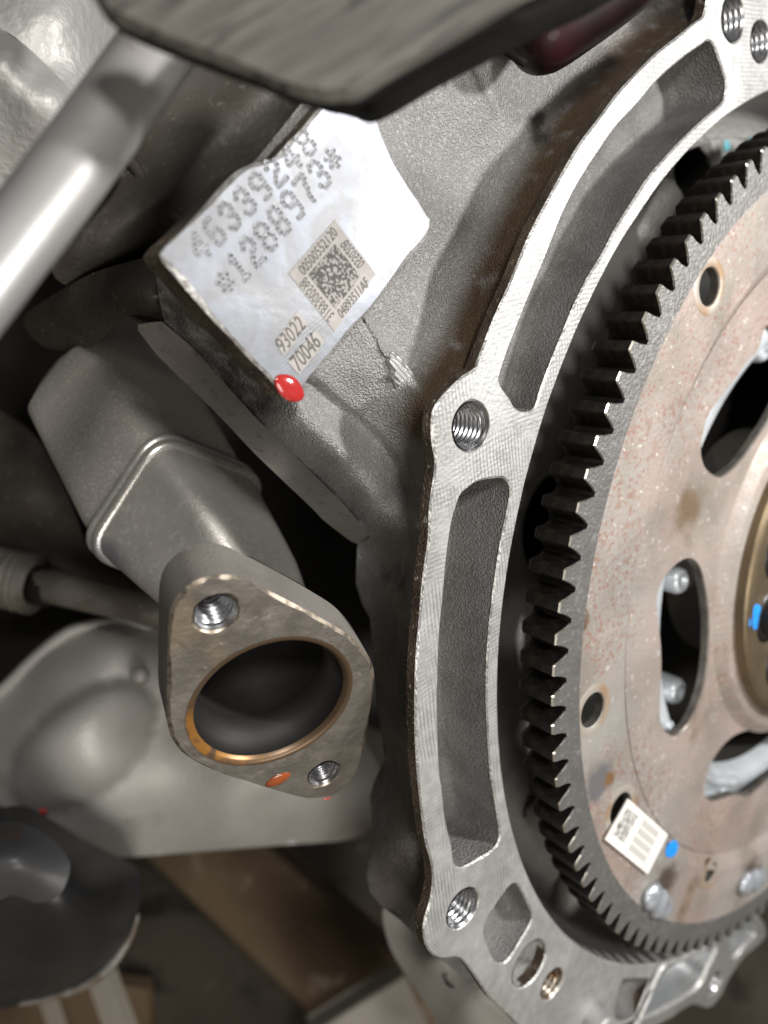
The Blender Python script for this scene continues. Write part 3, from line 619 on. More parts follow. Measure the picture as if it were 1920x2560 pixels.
for rr in (.106, .099):
    mb = MB()
    v, f = tube([np.array([rr * math.cos(a), -.0005, rr * math.sin(a)]) for a in np.radians(np.linspace(-142, -98, 20))], .0022, 10); mb.add(v, f); mb.build('carrier_ridge', [m_seal], carrier)

# ------------------------------------------------------------------ flexplate with ring gear
flex = thing('flexplate', 'rust speckled steel flexplate with slots, weld beads and toothed ring gear', 'flexplate', (0, YG, 0))
GD = .0135
def circ_y(r, y, seg=224, ph=0.0): return [np.array([r * math.cos(2 * math.pi * k / seg + ph), y, r * math.sin(2 * math.pi * k / seg + ph)]) for k in range(seg)]
mb = MB(); NT = 112
mb.add(*loft([circ_y(.1538, YG + .001), circ_y(.1540, YG), circ_y(.1602, YG)]), 0, False)
mb.add(*loft([circ_y(.1602, YG), circ_y(.1602, YG + GD), circ_y(.154, YG + GD), circ_y(.1538, YG + .001)]), 1, False)
ring = mb.build('ring_gear', [m_gear, m_flank], flex)
# one tooth, local frame: x outwards, z along the rim, y into the engine
pitch = 2 * math.pi * .16 / NT
def tooth_mesh():
    rt, tp, wr, wt = .1598, .1662, pitch * .42, pitch * .19
    prof = [(rt, -wr - pitch * .03), (rt + .0006, -wr), (rt + .0030, -wr * .70), (tp - .0004, -wt), (tp, -wt * .8), (tp, wt * .8), (tp - .0004, wt), (rt + .0030, wr * .70), (rt + .0006, wr), (rt, wr + pitch * .03)]
    n = len(prof); ch = .00045
    def ins(d): return inset2(np.array(prof), d)
    rings = []
    p = np.array(prof); pin = p.copy(); pin[:, 0] = np.where(p[:, 0] > rt + .002, p[:, 0] - ch, p[:, 0]); pin[:, 1] *= .955
    R0 = [(x, 0.0, t) for x, t in pin]; R1 = [(x, ch, t) for x, t in p]; R2 = [(x, GD - .0015, t) for x, t in p]; R3 = [(x - (.0012 if x > rt + .002 else 0), GD, t * .9) for x, t in p]
    v = R0 + R1 + R2 + R3; f = []; mi = []
    f.append(list(range(n))); mi.append(0)
    for k in range(3):
        for j in range(n - 1): f.append([k * n + j, (k + 1) * n + j, (k + 1) * n + j + 1, k * n + j + 1]); mi.append(2 if (k == 0 and 2 <= j <= 6) else (0 if k == 0 else 1))
    f.append([3 * n + j for j in range(n)][::-1]); mi.append(1)
    me = bpy.data.meshes.new('tooth'); me.from_pydata(v, [], f)
    for m in (m_gear, m_flank, m_chamf): me.materials.append(m)
    me.polygons.foreach_set('material_index', mi); me.update(); return me
tm = tooth_mesh()
PH0 = math.radians(129.2389)
for i in range(NT):
    a = PH0 + (i + .5) * 2 * math.pi / NT
    o = bpy.data.objects.new('tooth', tm); COL.objects.link(o); o.parent = ring
    ca, sa = math.cos(a), math.sin(a)
    o.matrix_parent_inverse = Matrix.Identity(4)
    o.matrix_basis = Matrix(((ca, 0, -sa, 0), (0, 1, 0, YG - .00005), (sa, 0, ca, 0), (0, 0, 0, 1)))
ring.matrix_parent_inverse = Matrix.Translation(flex.location).inverted()

# disc: outer land, bend, slotted land, bend, hub land
YO, YI, YH = YG + .0006, YG + .0036, YG + .0008
out_holes = []
for u, v, r in ((1774, 717, .0056), (1482.5, 1776, .0056), (1552, 2022, .0056), (1777, 2182, .0042)):
    out_holes.append(circ(atY(u, v, YO), r, NY, 32))
plate('outer_land', circ_y(.1541, YO), [circ_y(.1315, YO, 160)] + [h for h in out_holes], NY, .003, [m_plate, m_plate, m_plate_edge], flex, cham=.0004, rough=0)
hc = [atY(u, v, YO) for u, v in ((1774, 717), (1482.5, 1776), (1552, 2022), (1777, 2182))]
m_halo = material('hole_washer_mark', (.47, .43, .37), .5, .4, [(('noise', 90, .4, .65, 4), (.40, .27, .17))])
for q, r in zip(hc, (.0056, .0056, .0056, .0042)):
    mb = MB(); mb.add(*lathe([(r + .0002, .00004), (r + .0004, .00012), (r + .0026, .00012), (r + .0029, .00002)], q, NY, 36)); mb.build('hole_rim', [m_halo], flex)
s1 = [(1920, 816), (1911, 830), (1895, 879), (1870, 906), (1830, 960), (1792, 1009), (1770, 1047), (1757, 1096), (1754, 1128), (1759, 1155), (1770, 1174), (1789, 1188), (1808, 1188), (1841, 1163), (1873, 1123), (1898, 1085), (1925, 1044), (1960, 970), (1978, 890), (1975, 830), (1955, 800)]
s2 = crop([(250, 180), (190, 200), (130, 250), (70, 320), (25, 420), (10, 520), (25, 660), (40, 800), (48, 950), (45, 1100), (38, 1250), (35, 1380), (55, 1460), (90, 1510), (150, 1525), (220, 1480), (280, 1390), (340, 1240), (380, 1080), (400, 900), (405, 700), (395, 540), (370, 380), (340, 260), (300, 200)], 1640, 1340, 3.072)
s3 = crop([(780, 1495), (700, 1500), (600, 1540), (520, 1610), (440, 1720), (395, 1840), (375, 1940), (380, 1995), (430, 2030), (500, 2010), (600, 1980), (700, 1990), (760, 1960), (850, 1880), (960, 1800), (1060, 1730), (1120, 1650), (1100, 1560), (1000, 1510), (880, 1490)], 1640, 1340, 3.072)
slots = [[atY(u, v, YI) for u, v in catmull(s, 3)] for s in (s1, s2, s3)]
plate('slotted_land', circ_y(.127, YI, 160), [circ_y(.0745, YI, 96)] + slots, NY, .003, [m_plate, m_plate_edge, m_plate_edge], flex, cham=.0005, rough=0)
mb = MB(); mb.add(*loft([circ_y(.1316, YO + .0003, 160), circ_y(.1306, YO + .0004, 160), circ_y(.1278, YI - .0003, 160), circ_y(.1268, YI + .0002, 160)])); mb.build('pressed_bend', [m_plate], flex)
mb = MB(); mb.add(*loft([circ_y(.0746, YI + .0003, 120), circ_y(.0738, YI, 120), circ_y(.0712, YH, 120), circ_y(.070, YH - .0004, 120), circ_y(.05, YH - .0002, 120)])); mb.build('hub_land', [m_plate], flex)
for (u, v), ln_, rot in (((1643, 2254), .0115, 0), ((1880, 2202), .0115, 0)):
    q = atY(u, v, YG - .0005); a = math.atan2(q[2], q[0]); tg = np.array([-math.sin(a), 0, math.cos(a)]); rd = np.array([math.cos(a), 0, math.sin(a)])
    mb = MB(); rings = []
    for t in np.linspace(-1, 1, 17):
        w = math.sqrt(max(.02, 1 - t ** 4)) * (1 + .12 * math.sin(9 * t))
        rings.append([q + tg * t * ln_ + rd * (.0050 * w * math.cos(b) + .0006 * math.sin(3 * t)) - np.array([0, 1, 0]) * (.0026 * w * math.sin(b)) for b in np.linspace(0, 2 * math.pi, 16, endpoint=False)])
    mb.add(*loft(rings, True, True, True)); mb.build('weld_bead', [m_weld], flex)

# hub plate
hub = thing('hub_plate', 'brownish gold round crankshaft hub plate with bolts in the middle of the flexplate', 'hub plate', (0, YG - .002, 0))
yh = YG - .0035
mb = MB(); mb.add(*lathe([(.0655, -YG - .0005), (.0655, -yh - .0012), (.0645, -yh), (.0615, -yh + .0004), (.058, -yh + .0001), (.02, -yh)], (0, 0, 0), NY, 120)); mb.build('disc', [m_hub], hub)
for a in (167, -163, -133, 137):
    q = np.array([.047 * math.cos(math.radians(a + 6)), yh, .047 * math.sin(math.radians(a + 6))])
    mb = MB(); mb.add(*lathe([(.0105, .0001), (.0100, .0007), (.0092, .0006), (.0088, -.003), (.0085, -.003)], q, NY, 32)); mb.build('counterbore', [m_bolt], hub)
    mb = MB(); mb.add(*lathe([(.0078, -.002), (.0078, .0045), (.007, .0055), (.0045, .0056), (.004, .002), (.0002, .002)], q, NY, 24)); mb.build('bolt_head', [m_bolt], hub)

def blob(name, px, y, mat, h, label, cat, group=None):
    lp = [atY(u, v, y) for u, v in catmull(px, 5)]; cen = np.mean(lp, 0); rings = []
    for s, k in ((1.0, 0.0), (.95, .55), (.8, .85), (.5, 1.0), (.05, 1.0)): rings.append([cen + (q - cen) * s + NY * h * k for q in lp])
    v, f = loft(rings, True, False, True); o = mobj(name, v, f, mat); return tag(o, label, cat, group)
blob('paint_mark', crop([(735, 535), (775, 525), (803, 545), (800, 620), (785, 700), (750, 722), (715, 705), (715, 640)], 1640, 1340, 3.072), yh - .0001, m_blue, .00025, 'bright blue oblong paint dab on the brown hub plate', 'paint mark')
blob('paint_mark', crop([(1000, 520), (1030, 478), (1060, 470), (1078, 510), (1060, 560), (1035, 580), (1000, 570)], 1280, 1920, 2.592), YO - .0002, m_blue, .0002, 'bright blue paint dab beside the white square label on the flexplate', 'paint mark')

# white data label on the flexplate
lab = thing('data_label', 'small white square data label stuck on the flexplate rim', 'label', tuple(atY(1590, 2090, YO)))
lc = [(1571, 1997), (1670, 2086), (1620, 2186), (1513, 2099)]
YL = YO - .0006
quad_on('label_card', lc, YL, m_white, lab, lift=.0006)
def lq(s, t):
    a, b, c_, d = [np.array(p) for p in lc]      # a top, b right, c bottom, d left ; s along a-b, t along a-d
    return tuple(a * (1 - s) * (1 - t) + b * s * (1 - t) + c_ * s * t + d * (1 - s) * t)
quad_on('printed_block', [lq(.07, .14), lq(.33, .14), lq(.33, .80), lq(.07, .80)], YL - .0006, m_lmott, lab)
for k in range(4):
    t0 = .10 + .2 * k; quad_on('printed_line', [lq(.46, t0), lq(.84, t0), lq(.84, t0 + .14), lq(.46, t0 + .14)], YL - .0006, m_lgrey, lab)

# ------------------------------------------------------------------ oil pan at the lower right
pan = thing('oil_pan', 'pale aluminium oil pan corner with webbed rear face and bolt boss below the gear', 'oil pan', (-.06, 0, -.2))
zp = lambda x, y: (1500 + x / 3.95, 2260 + y / 3.95)
YPN = .0015
pan_o = [zp(660, 590), zp(820, 530), zp(1000, 440), zp(1140, 345), zp(1280, 265), zp(1380, 190), zp(1480, 150), zp(1535, 95), zp(1590, 140), zp(1650, 230), zp(1640, 330), zp(1590, 390), zp(1500, 470), zp(1400, 570), zp(1320, 680), zp(1250, 800), zp(1200, 900), zp(1120, 1000), zp(1040, 1035), zp(970, 1010), zp(900, 1010), zp(820, 1060), zp(700, 1140), zp(560, 1230), zp(420, 1300), zp(335, 1290), zp(370, 1180), zp(470, 960), zp(570, 720)]
h1 = [zp(720, 640), zp(900, 570), zp(1060, 470), zp(1140, 420), zp(1130, 500), zp(1070, 620), zp(1000, 780), zp(890, 880), zp(700, 990), zp(520, 1090), zp(420, 1130), zp(400, 1100), zp(480, 940), zp(600, 740)]
h2 = [zp(1330, 280), zp(1400, 240), zp(1480, 190), zp(1540, 250), zp(1530, 320), zp(1440, 410), zp(1330, 530), zp(1300, 480), zp(1290, 360)]
ph = [[atY(u, v, YPN) for u, v in catmull(h, 4)] for h in (h1, h2)]
bc = atY(*zp(1135, 780), YPN)
plate('pan_rear_face', [atY(u, v, YPN) for u, v in catmull(pan_o, 4)], ph + [circ(bc, .0050)], NY, .028, [m_pan, m_edge, m_pan], pan, cham=.0012, hdepth=.006)
for q in ph: pocket('pan_recess', [x + np.array([0, .001, 0]) for x in q], NY, .012, m_panp, pan, draft=.003, fil=.004)
thread_hole('threaded_hole', bc + np.array([0, .0004, 0]), NY, .0047, .016, [m_thread, m_tdark], pan)

# ------------------------------------------------------------------ exhaust outlet
ex = thing('exhaust_outlet', 'steel exhaust outlet with thick brown two-bolt flange and boxy welded shell', 'exhaust outlet', tuple(BORE_C))
zx = lambda p: [(380 + x / 2.765, 1320 + y / 2.765) for x, y in p]
exo = [(480, 335), (560, 340), (650, 370), (800, 440), (1000, 540), (1200, 650), (1350, 740), (1440, 820), (1510, 910), (1540, 1000), (1540, 1100), (1510, 1300), (1480, 1480), (1450, 1600), (1410, 1710), (1350, 1780), (1250, 1850), (1130, 1875), (1000, 1860), (800, 1800), (600, 1740), (420, 1680), (280, 1610), (190, 1540), (130, 1440), (105, 1300), (108, 1100), (110, 900), (115, 700), (130, 580), (180, 480), (280, 390), (380, 350)]
ex_loop = [atPl(u, v, BORE_C, BORE_N) for u, v in catmull(zx(exo), 4)]
RB = .0225 * EXS
ha = [(atPl(*zx([(445, 590)])[0], BORE_C, BORE_N), .0043), (atPl(*zx([(1190, 1703)])[0], BORE_C, BORE_N), .0040)]
plate('outlet_flange', ex_loop, [circ(BORE_C, RB, BORE_N, 96)] + [circ(q, r * 1.1, BORE_N) for q, r in ha], BORE_N, .0128, [m_exf, m_exedge, m_exside], ex, cham=.0007, hdepth=.004)
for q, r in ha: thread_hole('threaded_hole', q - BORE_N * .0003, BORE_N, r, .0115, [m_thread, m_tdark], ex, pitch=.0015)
mb = MB(); mb.add(*lathe([(RB + .0012, .00015), (RB + .0004, .0002), (RB - .0004, -.0004), (RB - .0009, -.0014)], BORE_C, BORE_N, 96)); mb.build('bore_edge', [m_tint], ex)
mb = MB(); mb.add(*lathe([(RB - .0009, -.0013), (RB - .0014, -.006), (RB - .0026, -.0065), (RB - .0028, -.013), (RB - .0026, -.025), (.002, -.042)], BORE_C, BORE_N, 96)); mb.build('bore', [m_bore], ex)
# shell: lofted rounded box sections (corner order: left, top, right, bottom)
def rsec(c4, rd=.23, n=12):
    c4 = [np.array(q, float) for q in c4]; out = []
    for i in range(4):
        p, a, b = c4[i], c4[i - 1], c4[(i + 1) % 4]
        s, e = p + (a - p) * rd, p + (b - p) * rd
        for k in range(n + 1):
            t = k / n; out.append((1 - t) ** 2 * s + 2 * t * (1 - t) * p + t * t * e)
    return out
def sec(c): return rsec([atD(u * K, v * K, d * EXS) for u, v, d in c])
def scale(r, k, sh=0.0):
    r = np.array(r); cc = r.mean(0); return list(cc + (r - cc) * k)
S0 = sec([(372, 1345, .256), (505, 1175, .256), (690, 1275, .27), (570, 1440, .266)])
S1 = sec([(195, 1195, .262), (352, 955, .263), (575, 1045, .292), (425, 1290, .290)])
S1b = sec([(174, 1172, .2640), (334, 930, .2650), (556, 1022, .296), (404, 1267, .294)])
S2 = sec([(38, 898, .278), (186, 722, .280), (450, 840, .310), (300, 1030, .306)])
S3 = sec([(80, 830, .345), (210, 640, .365), (430, 740, .37), (320, 900, .35)])
def lerp(a, b, t): return list(np.array(a) * (1 - t) + np.array(b) * t)
mb = MB(); mb.add(*loft([scale(S0, .93), lerp(S0, S1, .25), lerp(S0, S1, .6), lerp(S0, S1, .88), S1])); mb.build('front_shell', [m_steel], ex)
mb = MB(); mb.add(*loft([scale(S1b, .97), lerp(S1b, S2, .15), lerp(S1b, S2, .5), lerp(S1b, S2, .85), S2, lerp(S2, S3, .5), scale(S3, .9)])); mb.build('rear_shell', [m_steel2], ex)
lipa, lipb = scale(S1, 1.0), scale(S1b, 1.0)
mb = MB(); mb.add(*loft([scale(S1, .99), scale(S1, 1.06), scale(lerp(S1, S1b, .22), 1.085), scale(lerp(S1, S1b, .40), 1.065), scale(lerp(S1, S1b, .5), 1.02), scale(lerp(S1, S1b, .60), 1.065), scale(lerp(S1, S1b, .78), 1.085), scale(S1b, 1.06), scale(S1b, .97)])); mb.build('seam_lip', [m_steel], ex)

def drop(name, c, n, rx, ry, h, mat, label, cat, ax=None):
    a, b, n = frame(n)
    if ax is not None: a = np.array(ax) - (np.array(ax) @ n) * n; a /= np.linalg.norm(a); b = np.cross(n, a)
    rings = []
    for t in np.linspace(0, 1, 8):
        k = math.cos(t * math.pi / 2) * .97 + .03; hh = math.sin(t * math.pi / 2) * h
        rings.append([np.array(c) + n * hh + k * (rx * (1 + .1 * math.sin(2 * w + 1)) * math.cos(w) * a + ry * math.sin(w) * b) for w in np.linspace(0, 2 * math.pi, 28, endpoint=False)])
    v, f = loft(rings, True, True, True); return tag(mobj(name, v, f, mat), label, cat)
q7 = lambda x, y: (400 + x / 2.44, 240 + y / 2.44)
drop('red_drop', atY(*q7(792, 1782), YP - .0002) + np.array([0, .0002, 0]), NY, .0040, .0027, .0009, m_red, 'glossy red sealant drop on the lowest corner of the stamped pad', 'drop', ax=(1, 0, -.55))
drop('orange_drop', atPl(*zx([(870, 1740)])[0], BORE_C, BORE_N), BORE_N, .0033, .0021, .0006, m_rust, 'rusty orange fluid drop on the lower face of the exhaust flange', 'drop', ax=(1, 0, .6))
drop('orange_drop', atPl(*zx([(1210, 1868)])[0], BORE_C, BORE_N) , BORE_N, .0013, .0005, .0004, m_red, 'tiny red smear on the bottom edge of the exhaust flange', 'drop', ax=(1, 0, .1))

# ------------------------------------------------------------------ upper left castings, pipe, bracket
hd = thing('cylinder_head', 'dim brownish grey cylinder head casting behind the stamped pad', 'cylinder head', (-.3, .06, .08))
relief('head_body', D([(110, 560), (150, 620), (230, 612), (330, 570), (400, 500), (520, 370), (660, 260), (760, 190), (760, 60), (500, 20), (300, 200), (180, 380)]),
       D([(110, 560, .215), (150, 615, .23), (230, 608, .232), (330, 565, .226), (230, 540, .204), (300, 480, .199), (400, 400, .200), (400, 500, .215), (500, 300, .205), (520, 370, .214), (640, 200, .212), (660, 260, .222), (760, 100, .22), (500, 60, .22), (300, 240, .215), (170, 420, .21)]), 'D', .05, [m_head], hd, step=18)
a, b = [(262, 320), (300, 372), (345, 430), (395, 490)], .203
v, f = tube([atD(u * K, w * K, d) for (u, w), d in zip(a, (.204, .2005, .200, .2105))], .0016, 10); mobj('casting_ridge', v, f, m_head, hd)
relief('lower_ledge', D([(50, 690), (110, 640), (200, 590), (300, 560), (345, 556), (392, 600), (400, 640), (378, 690), (330, 684), (285, 680), (250, 700), (225, 730), (190, 752), (130, 758), (80, 740)]),
       D([(60, 690, .25), (120, 640, .235), (200, 600, .215), (300, 570, .196), (345, 562, .186), (390, 605, .183), (395, 645, .184), (375, 685, .190), (320, 640, .181), (330, 680, .188), (285, 678, .195), (250, 690, .208), (225, 725, .226), (200, 740, .238), (130, 750, .255), (160, 680, .226), (250, 630, .196)]), 'D', .03, [m_dim], hd, step=14)

cover = thing('valve_cover', 'pale grey cast valve cover at the top left behind the pipe', 'valve cover', (-.36, .05, .12))
relief('cover_side', D([(-80, 60), (20, 75), (110, 150), (200, 250), (260, 330), (200, 420), (90, 520), (-80, 640)]),
       D([(-80, 60, .168), (20, 75, .171), (110, 150, .176), (200, 250, .182), (260, 330, .190), (20, 110, .166), (110, 190, .170), (200, 290, .180), (0, 220, .168), (100, 330, .176), (200, 420, .19), (90, 520, .19), (-80, 500, .18)]), 'D', .04, [m_cover], cover, step=18)
relief('cover_top', D([(-80, -80), (320, -80), (330, 60), (300, 160), (240, 260), (190, 235), (100, 140), (10, 66), (-80, 50)]),
       D([(-80, -80, .180), (120, -80, .184), (320, -80, .215), (330, 60, .222), (300, 160, .215), (240, 260, .196), (190, 235, .187), (100, 140, .181), (10, 66, .177), (-80, 50, .176), (120, 40, .180), (190, 100, .190)]), 'D', .04, [m_cover], cover, step=18)

pipe = thing('aluminium_pipe', 'shiny blurred aluminium pipe crossing the upper left corner in front', 'pipe', (-.36, -.05, .1))
path = [atD(u, v, d) for u, v, d in ((560, -125, .152), (470, 12, .146), (386, 132, .140), (275, 288, .132), (166, 438, .125), (50, 590, .118), (-60, 735, .112), (-190, 900, .106))]
path = catmull(path, 6, closed=False)
v, f = tube(path, list(np.interp(np.arange(len(path)), [0, 6, 12, 24, 42], [.0070, .0068, .0066, .0062, .0054])), 40); mobj('pipe_wall', v, f, m_pipe, pipe)

br = thing('mount_bracket', 'grey brown streaked bracket block with shadow-black edge at the top', 'bracket', (-.27, -.04, .13))
bn = W @ np.array([.1, .25, -.96]); bp0 = atD(600, 100, .110)
bf = [atPl(u * K, v * K, bp0, bn) for u, v in catmull([(215, -60), (205, 0), (222, 22), (250, 45), (330, 82), (450, 128), (550, 165), (640, 203), (700, 217), (765, 215), (800, 198), (860, 160), (1000, 80), (1130, 2), (1240, -70), (1000, -120), (600, -120)], 4)]
plate('bracket_body', bf, [], bn, .006, [m_block, m_block, m_black], br, cham=.0012, rough=.3)  # sides coloured black to stand for their shade
bp1 = atD(900, 120, .124)
be = [atPl(u * K, v * K, bp1, bn) for u, v in catmull([(680, 60), (640, 150), (690, 208), (760, 226), (808, 241), (860, 222), (960, 162), (1090, 94), (1200, 40), (1330, -20), (1400, -90), (1100, -110)], 4)]
plate('shaded_edge', be, [], bn, .008, [m_black, m_black, m_black], br, cham=.0015, rough=0)  # black part added where the bracket's side is only in shade

cap_ = thing('maroon_cap', 'glossy dark maroon plastic cap hanging at the top beside the shadow-black edge', 'cap', (-.2, -.02, .15))
v, f = tube(catmull([atD(u * K, v_ * K, d) for u, v_, d in ((1420, -120, .186), (1330, -40, .186), (1250, 20, .186), (1180, 68, .186), (1128, 100, .186), (1108, 112, .186))], 4, closed=False), [.0092] * 12 + [.0091, .0089, .0084, .0077, .0068, .0057, .0044, .0028, .0008], 32); mobj('cap_body', v, f, m_maroon, cap_)
v, f = tube([atD(u * K, v_ * K, d) for u, v_, d in ((1050, 78, .182), (1120, 130, .182), (1135, 138, .182))], .0009, 10); mobj('cap_wire', v, f, m_black, cap_)

# ------------------------------------------------------------------ left middle: rod, dim casting, dark backdrop
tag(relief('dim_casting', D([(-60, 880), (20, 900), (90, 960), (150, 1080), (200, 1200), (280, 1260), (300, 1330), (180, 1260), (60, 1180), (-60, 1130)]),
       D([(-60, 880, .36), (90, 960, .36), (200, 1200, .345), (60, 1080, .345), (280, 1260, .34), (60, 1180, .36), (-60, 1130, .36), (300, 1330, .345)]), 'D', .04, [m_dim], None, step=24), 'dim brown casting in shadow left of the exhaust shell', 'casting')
rod = thing('rod', 'grey round rod with ribbed collar running behind the exhaust flange', 'rod', (-.4, .1, -.06))
v, f = tube([atD(u * K, v_ * K, d) for u, v_, d in ((30, 1250, .33), (150, 1275, .325), (300, 1310, .32), (420, 1345, .315))], .0072, 24); mobj('rod_shaft', v, f, m_head, rod)
pts_ = [atD(u * K, v_ * K, d) for u, v_, d in ((-80, 1228, .335), (-40, 1238, .333), (0, 1247, .331), (45, 1257, .33), (75, 1263, .329))]
cpath = catmull(pts_, 10, closed=False)
v, f = tube(cpath, [.0118 + .0012 * math.sin(k * 1.3) for k in range(len(cpath))], 28); mobj('ribbed_collar', v, f, m_head, rod)
v, f = tube([atD(u * K, v_ * K, d) for u, v_, d in ((75, 1263, .329), (110, 1270, .328))], .0085, 24); mobj('seal_ring', v, f, m_black, rod)
tag(relief('engine_bay_backdrop', [(-500, -400), (2300, -400), (2300, 1250), (1500, 1500), (1060, 1800), (900, 1800), (700, 1560), (420, 1560), (250, 1620), (-500, 1700)], [(-500, -400, .5), (2300, -400, .7), (2300, 1250, .7), (900, 1800, .48), (420, 1560, .42), (-500, 1700, .45), (600, 1000, .44), (200, 900, .42)], 'D', .05, [m_dark], None, step=120), kind='structure')  # dark sheet added behind the gaps so the unlit depth reads black

# ------------------------------------------------------------------ lower left: housing, mount, floor things
hs = thing('grey_housing', 'large smooth grey housing with rounded bulge behind the exhaust flange', 'housing', (-.35, .15, -.15))
relief('housing_body', D([(-120, 1560), (0, 1490), (80, 1410), (160, 1352), (230, 1340), (330, 1340), (450, 1330), (600, 1330), (700, 1450), (810, 1640), (825, 1700), (815, 1770), (760, 1812), (600, 1826), (400, 1842), (250, 1852), (200, 1835), (120, 1782), (0, 1740), (-120, 1760)]),
       D([(-120, 1560, .37), (0, 1490, .37), (160, 1352, .375), (330, 1340, .38), (600, 1330, .39), (810, 1640, .39), (815, 1770, .395), (600, 1826, .385), (400, 1842, .38), (250, 1852, .375), (120, 1782, .36), (0, 1740, .35), (-120, 1760, .35),
          (120, 1450, .352), (250, 1400, .355), (40, 1560, .345), (330, 1700, .35), (450, 1650, .355), (600, 1600, .362), (300, 1560, .352), (220, 1760, .345), (500, 1770, .36), (700, 1720, .37)]), 'D', .08, [m_house], hs, step=15,
       extra=lambda p: -.016 * np.clip(1 - (((p[:, 0] - 208) * .775 - (p[:, 1] - 1868) * .632) / 215) ** 2 - (((p[:, 0] - 208) * .632 + (p[:, 1] - 1868) * .775) / 118) ** 2, 0, 1) ** .5)
v, f = tube(catmull([atD(u * K, v_ * K, d) for u, v_, d in ((-100, 1560, .366), (0, 1497, .366), (80, 1420, .367), (160, 1362, .370), (240, 1349, .374), (330, 1348, .377))], 5, closed=False), .0032, 12); mobj('housing_lip', v, f, m_house, hs)
q = atD(300 * K, 1458 * K, .3485)
mb = MB(); mb.add(*lathe([(.0042, -.004), (.0040, .001), (.003, .0022), (.0002, .0026)], q, W @ np.array([.1, -.3, -1.0]), 20)); mb.build('housing_stud', [m_rim], hs)
tag(drop('red_drop', atD(93 * K, 1752 * K, .343), W @ np.array([0, 0, -1.0]), .0018, .0014, .001, m_red, 'tiny red drop on the edge of the grey housing', 'drop'))

mt = thing('rubber_mount', 'black round rubber mount with pale worn rim at the lower left', 'rubber mount', (-.42, .1, -.25))
relief('mount_body', D([(-150, 1790), (-60, 1760), (20, 1742), (60, 1745), (110, 1772), (180, 1815), (250, 1850), (300, 1880), (302, 1950), (285, 2010), (262, 2050), (225, 2100), (170, 2135), (90, 2160), (0, 2180), (-150, 2190)]),
       D([(-150, 1790, .31), (20, 1742, .318), (110, 1772, .318), (250, 1850, .322), (302, 1940, .332), (262, 2050, .332), (170, 2135, .330), (0, 2180, .328), (-150, 2190, .325), (60, 1800, .298), (130, 1870, .290), (60, 1900, .283), (180, 1930, .293), (230, 1980, .308), (190, 2040, .304), (60, 2020, .288), (100, 2110, .308), (-60, 1950, .28), (-60, 2080, .292)]), 'D', .04, [m_rub], mt, step=20)
v, f = tube(catmull([atD(u * K, v_ * K, d) for u, v_, d in ((298, 1975, .333), (285, 2018, .333), (262, 2055, .331), (225, 2100, .329), (172, 2134, .327), (100, 2157, .325), (40, 2168, .324))], 5, closed=False), list(np.interp(np.arange(31), [0, 12, 30], [.0008, .0022, .0012])), 12); mobj('mount_rim', v, f, m_rim, mt)
m_cap2 = material('mount_cap_grey', (.075, .075, .078), .4, 0.0, [(('noise', 30, .4, .7, 4), (.05, .048, .047)), (('noise', 60, .6, .72, 4), (.10, .06, .04))])
relief('mount_cap', D([(-120, 1800), (0, 1775), (70, 1785), (130, 1830), (152, 1870), (135, 1925), (110, 1945), (75, 1950), (30, 1935), (-20, 1950), (-120, 1960)]),
       D([(-120, 1800, .282), (0, 1775, .286), (130, 1830, .284), (152, 1870, .282), (110, 1945, .279), (30, 1935, .276), (-120, 1960, .272), (40, 1860, .271), (-60, 1870, .268)]), 'D', .02, [m_cap2], mt, step=20)

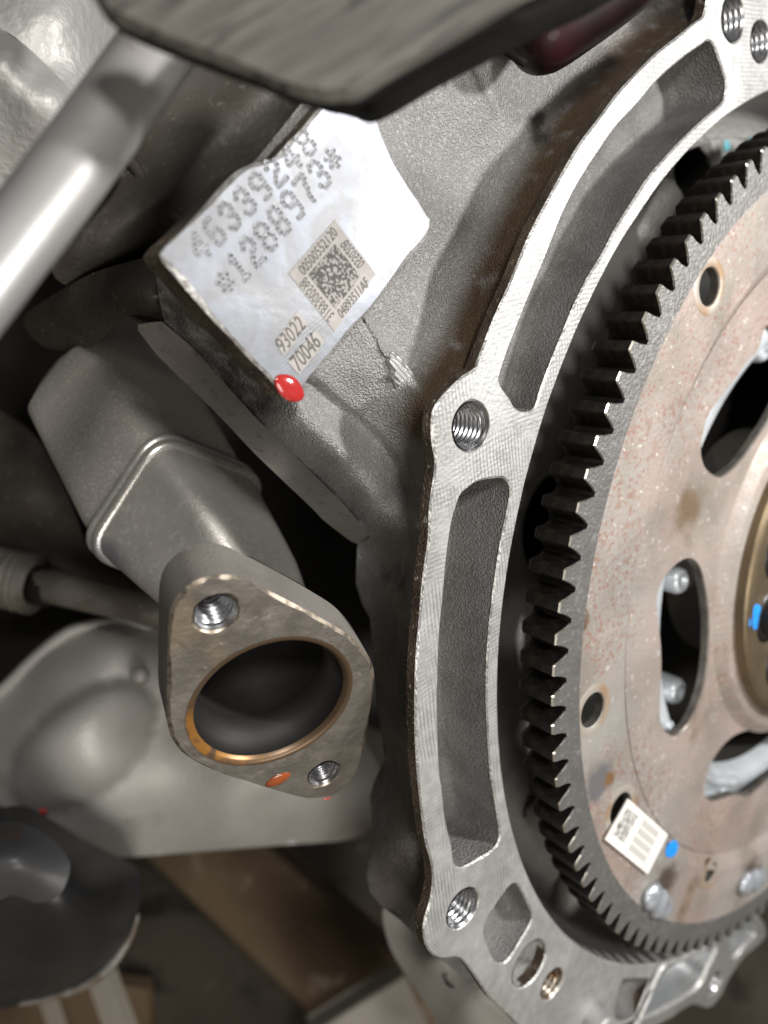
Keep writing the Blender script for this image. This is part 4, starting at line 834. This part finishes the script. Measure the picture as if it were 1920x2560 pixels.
def beam(name, p0, p1, w, h, mat, label, cat, twist=(0, 0, 1), group=None):
    p0, p1 = np.array(p0), np.array(p1); t = p1 - p0; t /= np.linalg.norm(t); s = np.cross(t, twist); s /= np.linalg.norm(s); u = np.cross(s, t)
    loop = []
    for cx, cy in ((-1, -1), (1, -1), (1, 1), (-1, 1)):
        for dx, dy in ((.94, 1.0), (1.0, .94)) if cx * cy > 0 else ((1.0, .94), (.94, 1.0)): loop.append((cx * dx * w / 2, cy * dy * h / 2))
    rings = [[p + s * x + u * y for x, y in loop] for p in (p0, p0 + (p1 - p0) * .5, p1)]
    v, f = loft(rings, True, True, True); return tag(mobj(name, v, f, mat, smooth=False), label, cat, group)
beam('steel_beam', atD(380 * K, 1760 * K, .75), atD(1010 * K, 2330 * K, .62), .085, .03, m_beam, 'blurred brown steel beam slanting down behind the rubber mount', 'beam', twist=tuple(W @ np.array([0, 0, -1.0])))
beam('pale_block', atD(700 * K, 2300 * K, .55), atD(900 * K, 2170 * K, .57), .055, .05, m_cloth, 'pale blurred block at the bottom edge under the steel beam', 'block', twist=tuple(W @ np.array([0, -.3, -1.0])))
PB = 'boards under the mount'
TW = tuple(W @ np.array([0, .25, -1.0]))
beam('pallet_board', atD(196 * K, 2040 * K, .57), atD(290 * K, 2300 * K, .52), .020, .010, m_board, 'wide pale wooden board under the right side of the black mount', 'board', twist=TW, group=PB)
beam('pallet_board', atD(80 * K, 2080 * K, .57), atD(150 * K, 2300 * K, .53), .007, .010, m_board, 'narrow pale wooden board under the middle of the black mount', 'board', twist=TW, group=PB)
beam('pallet_board', atD(-60 * K, 2150 * K, .66), atD(330 * K, 2205 * K, .64), .075, .010, m_beam, 'brown wooden plank lying behind the two pale boards', 'board', twist=TW, group=PB)
sp = thing('sump', 'dull grey blurred sump casting below the lowest flange corner', 'sump', (-.2, .1, -.2))
relief('sump_body', D([(830, 1960), (900, 1990), (960, 2020), (1000, 2060), (1060, 2130), (1130, 2230), (1130, 2320), (1000, 2300), (940, 2200), (880, 2110), (840, 2040)]),
       D([(830, 1960, .33), (900, 1990, .325), (1000, 2060, .31), (1130, 2230, .31), (1000, 2300, .335), (940, 2200, .34), (880, 2110, .345), (840, 2040, .34), (930, 2080, .31), (1010, 2180, .305)]), 'D', .05, [m_house], sp, step=18)
q = atD(980 * K, 2110 * K, .309)
mb = MB(); mb.add(*lathe([(.004, .001), (.0036, .0012), (.003, -.003), (.0002, -.0031)], q, W @ np.array([0, 0, -1.0]), 20)); mb.build('sump_hole', [m_black], sp)
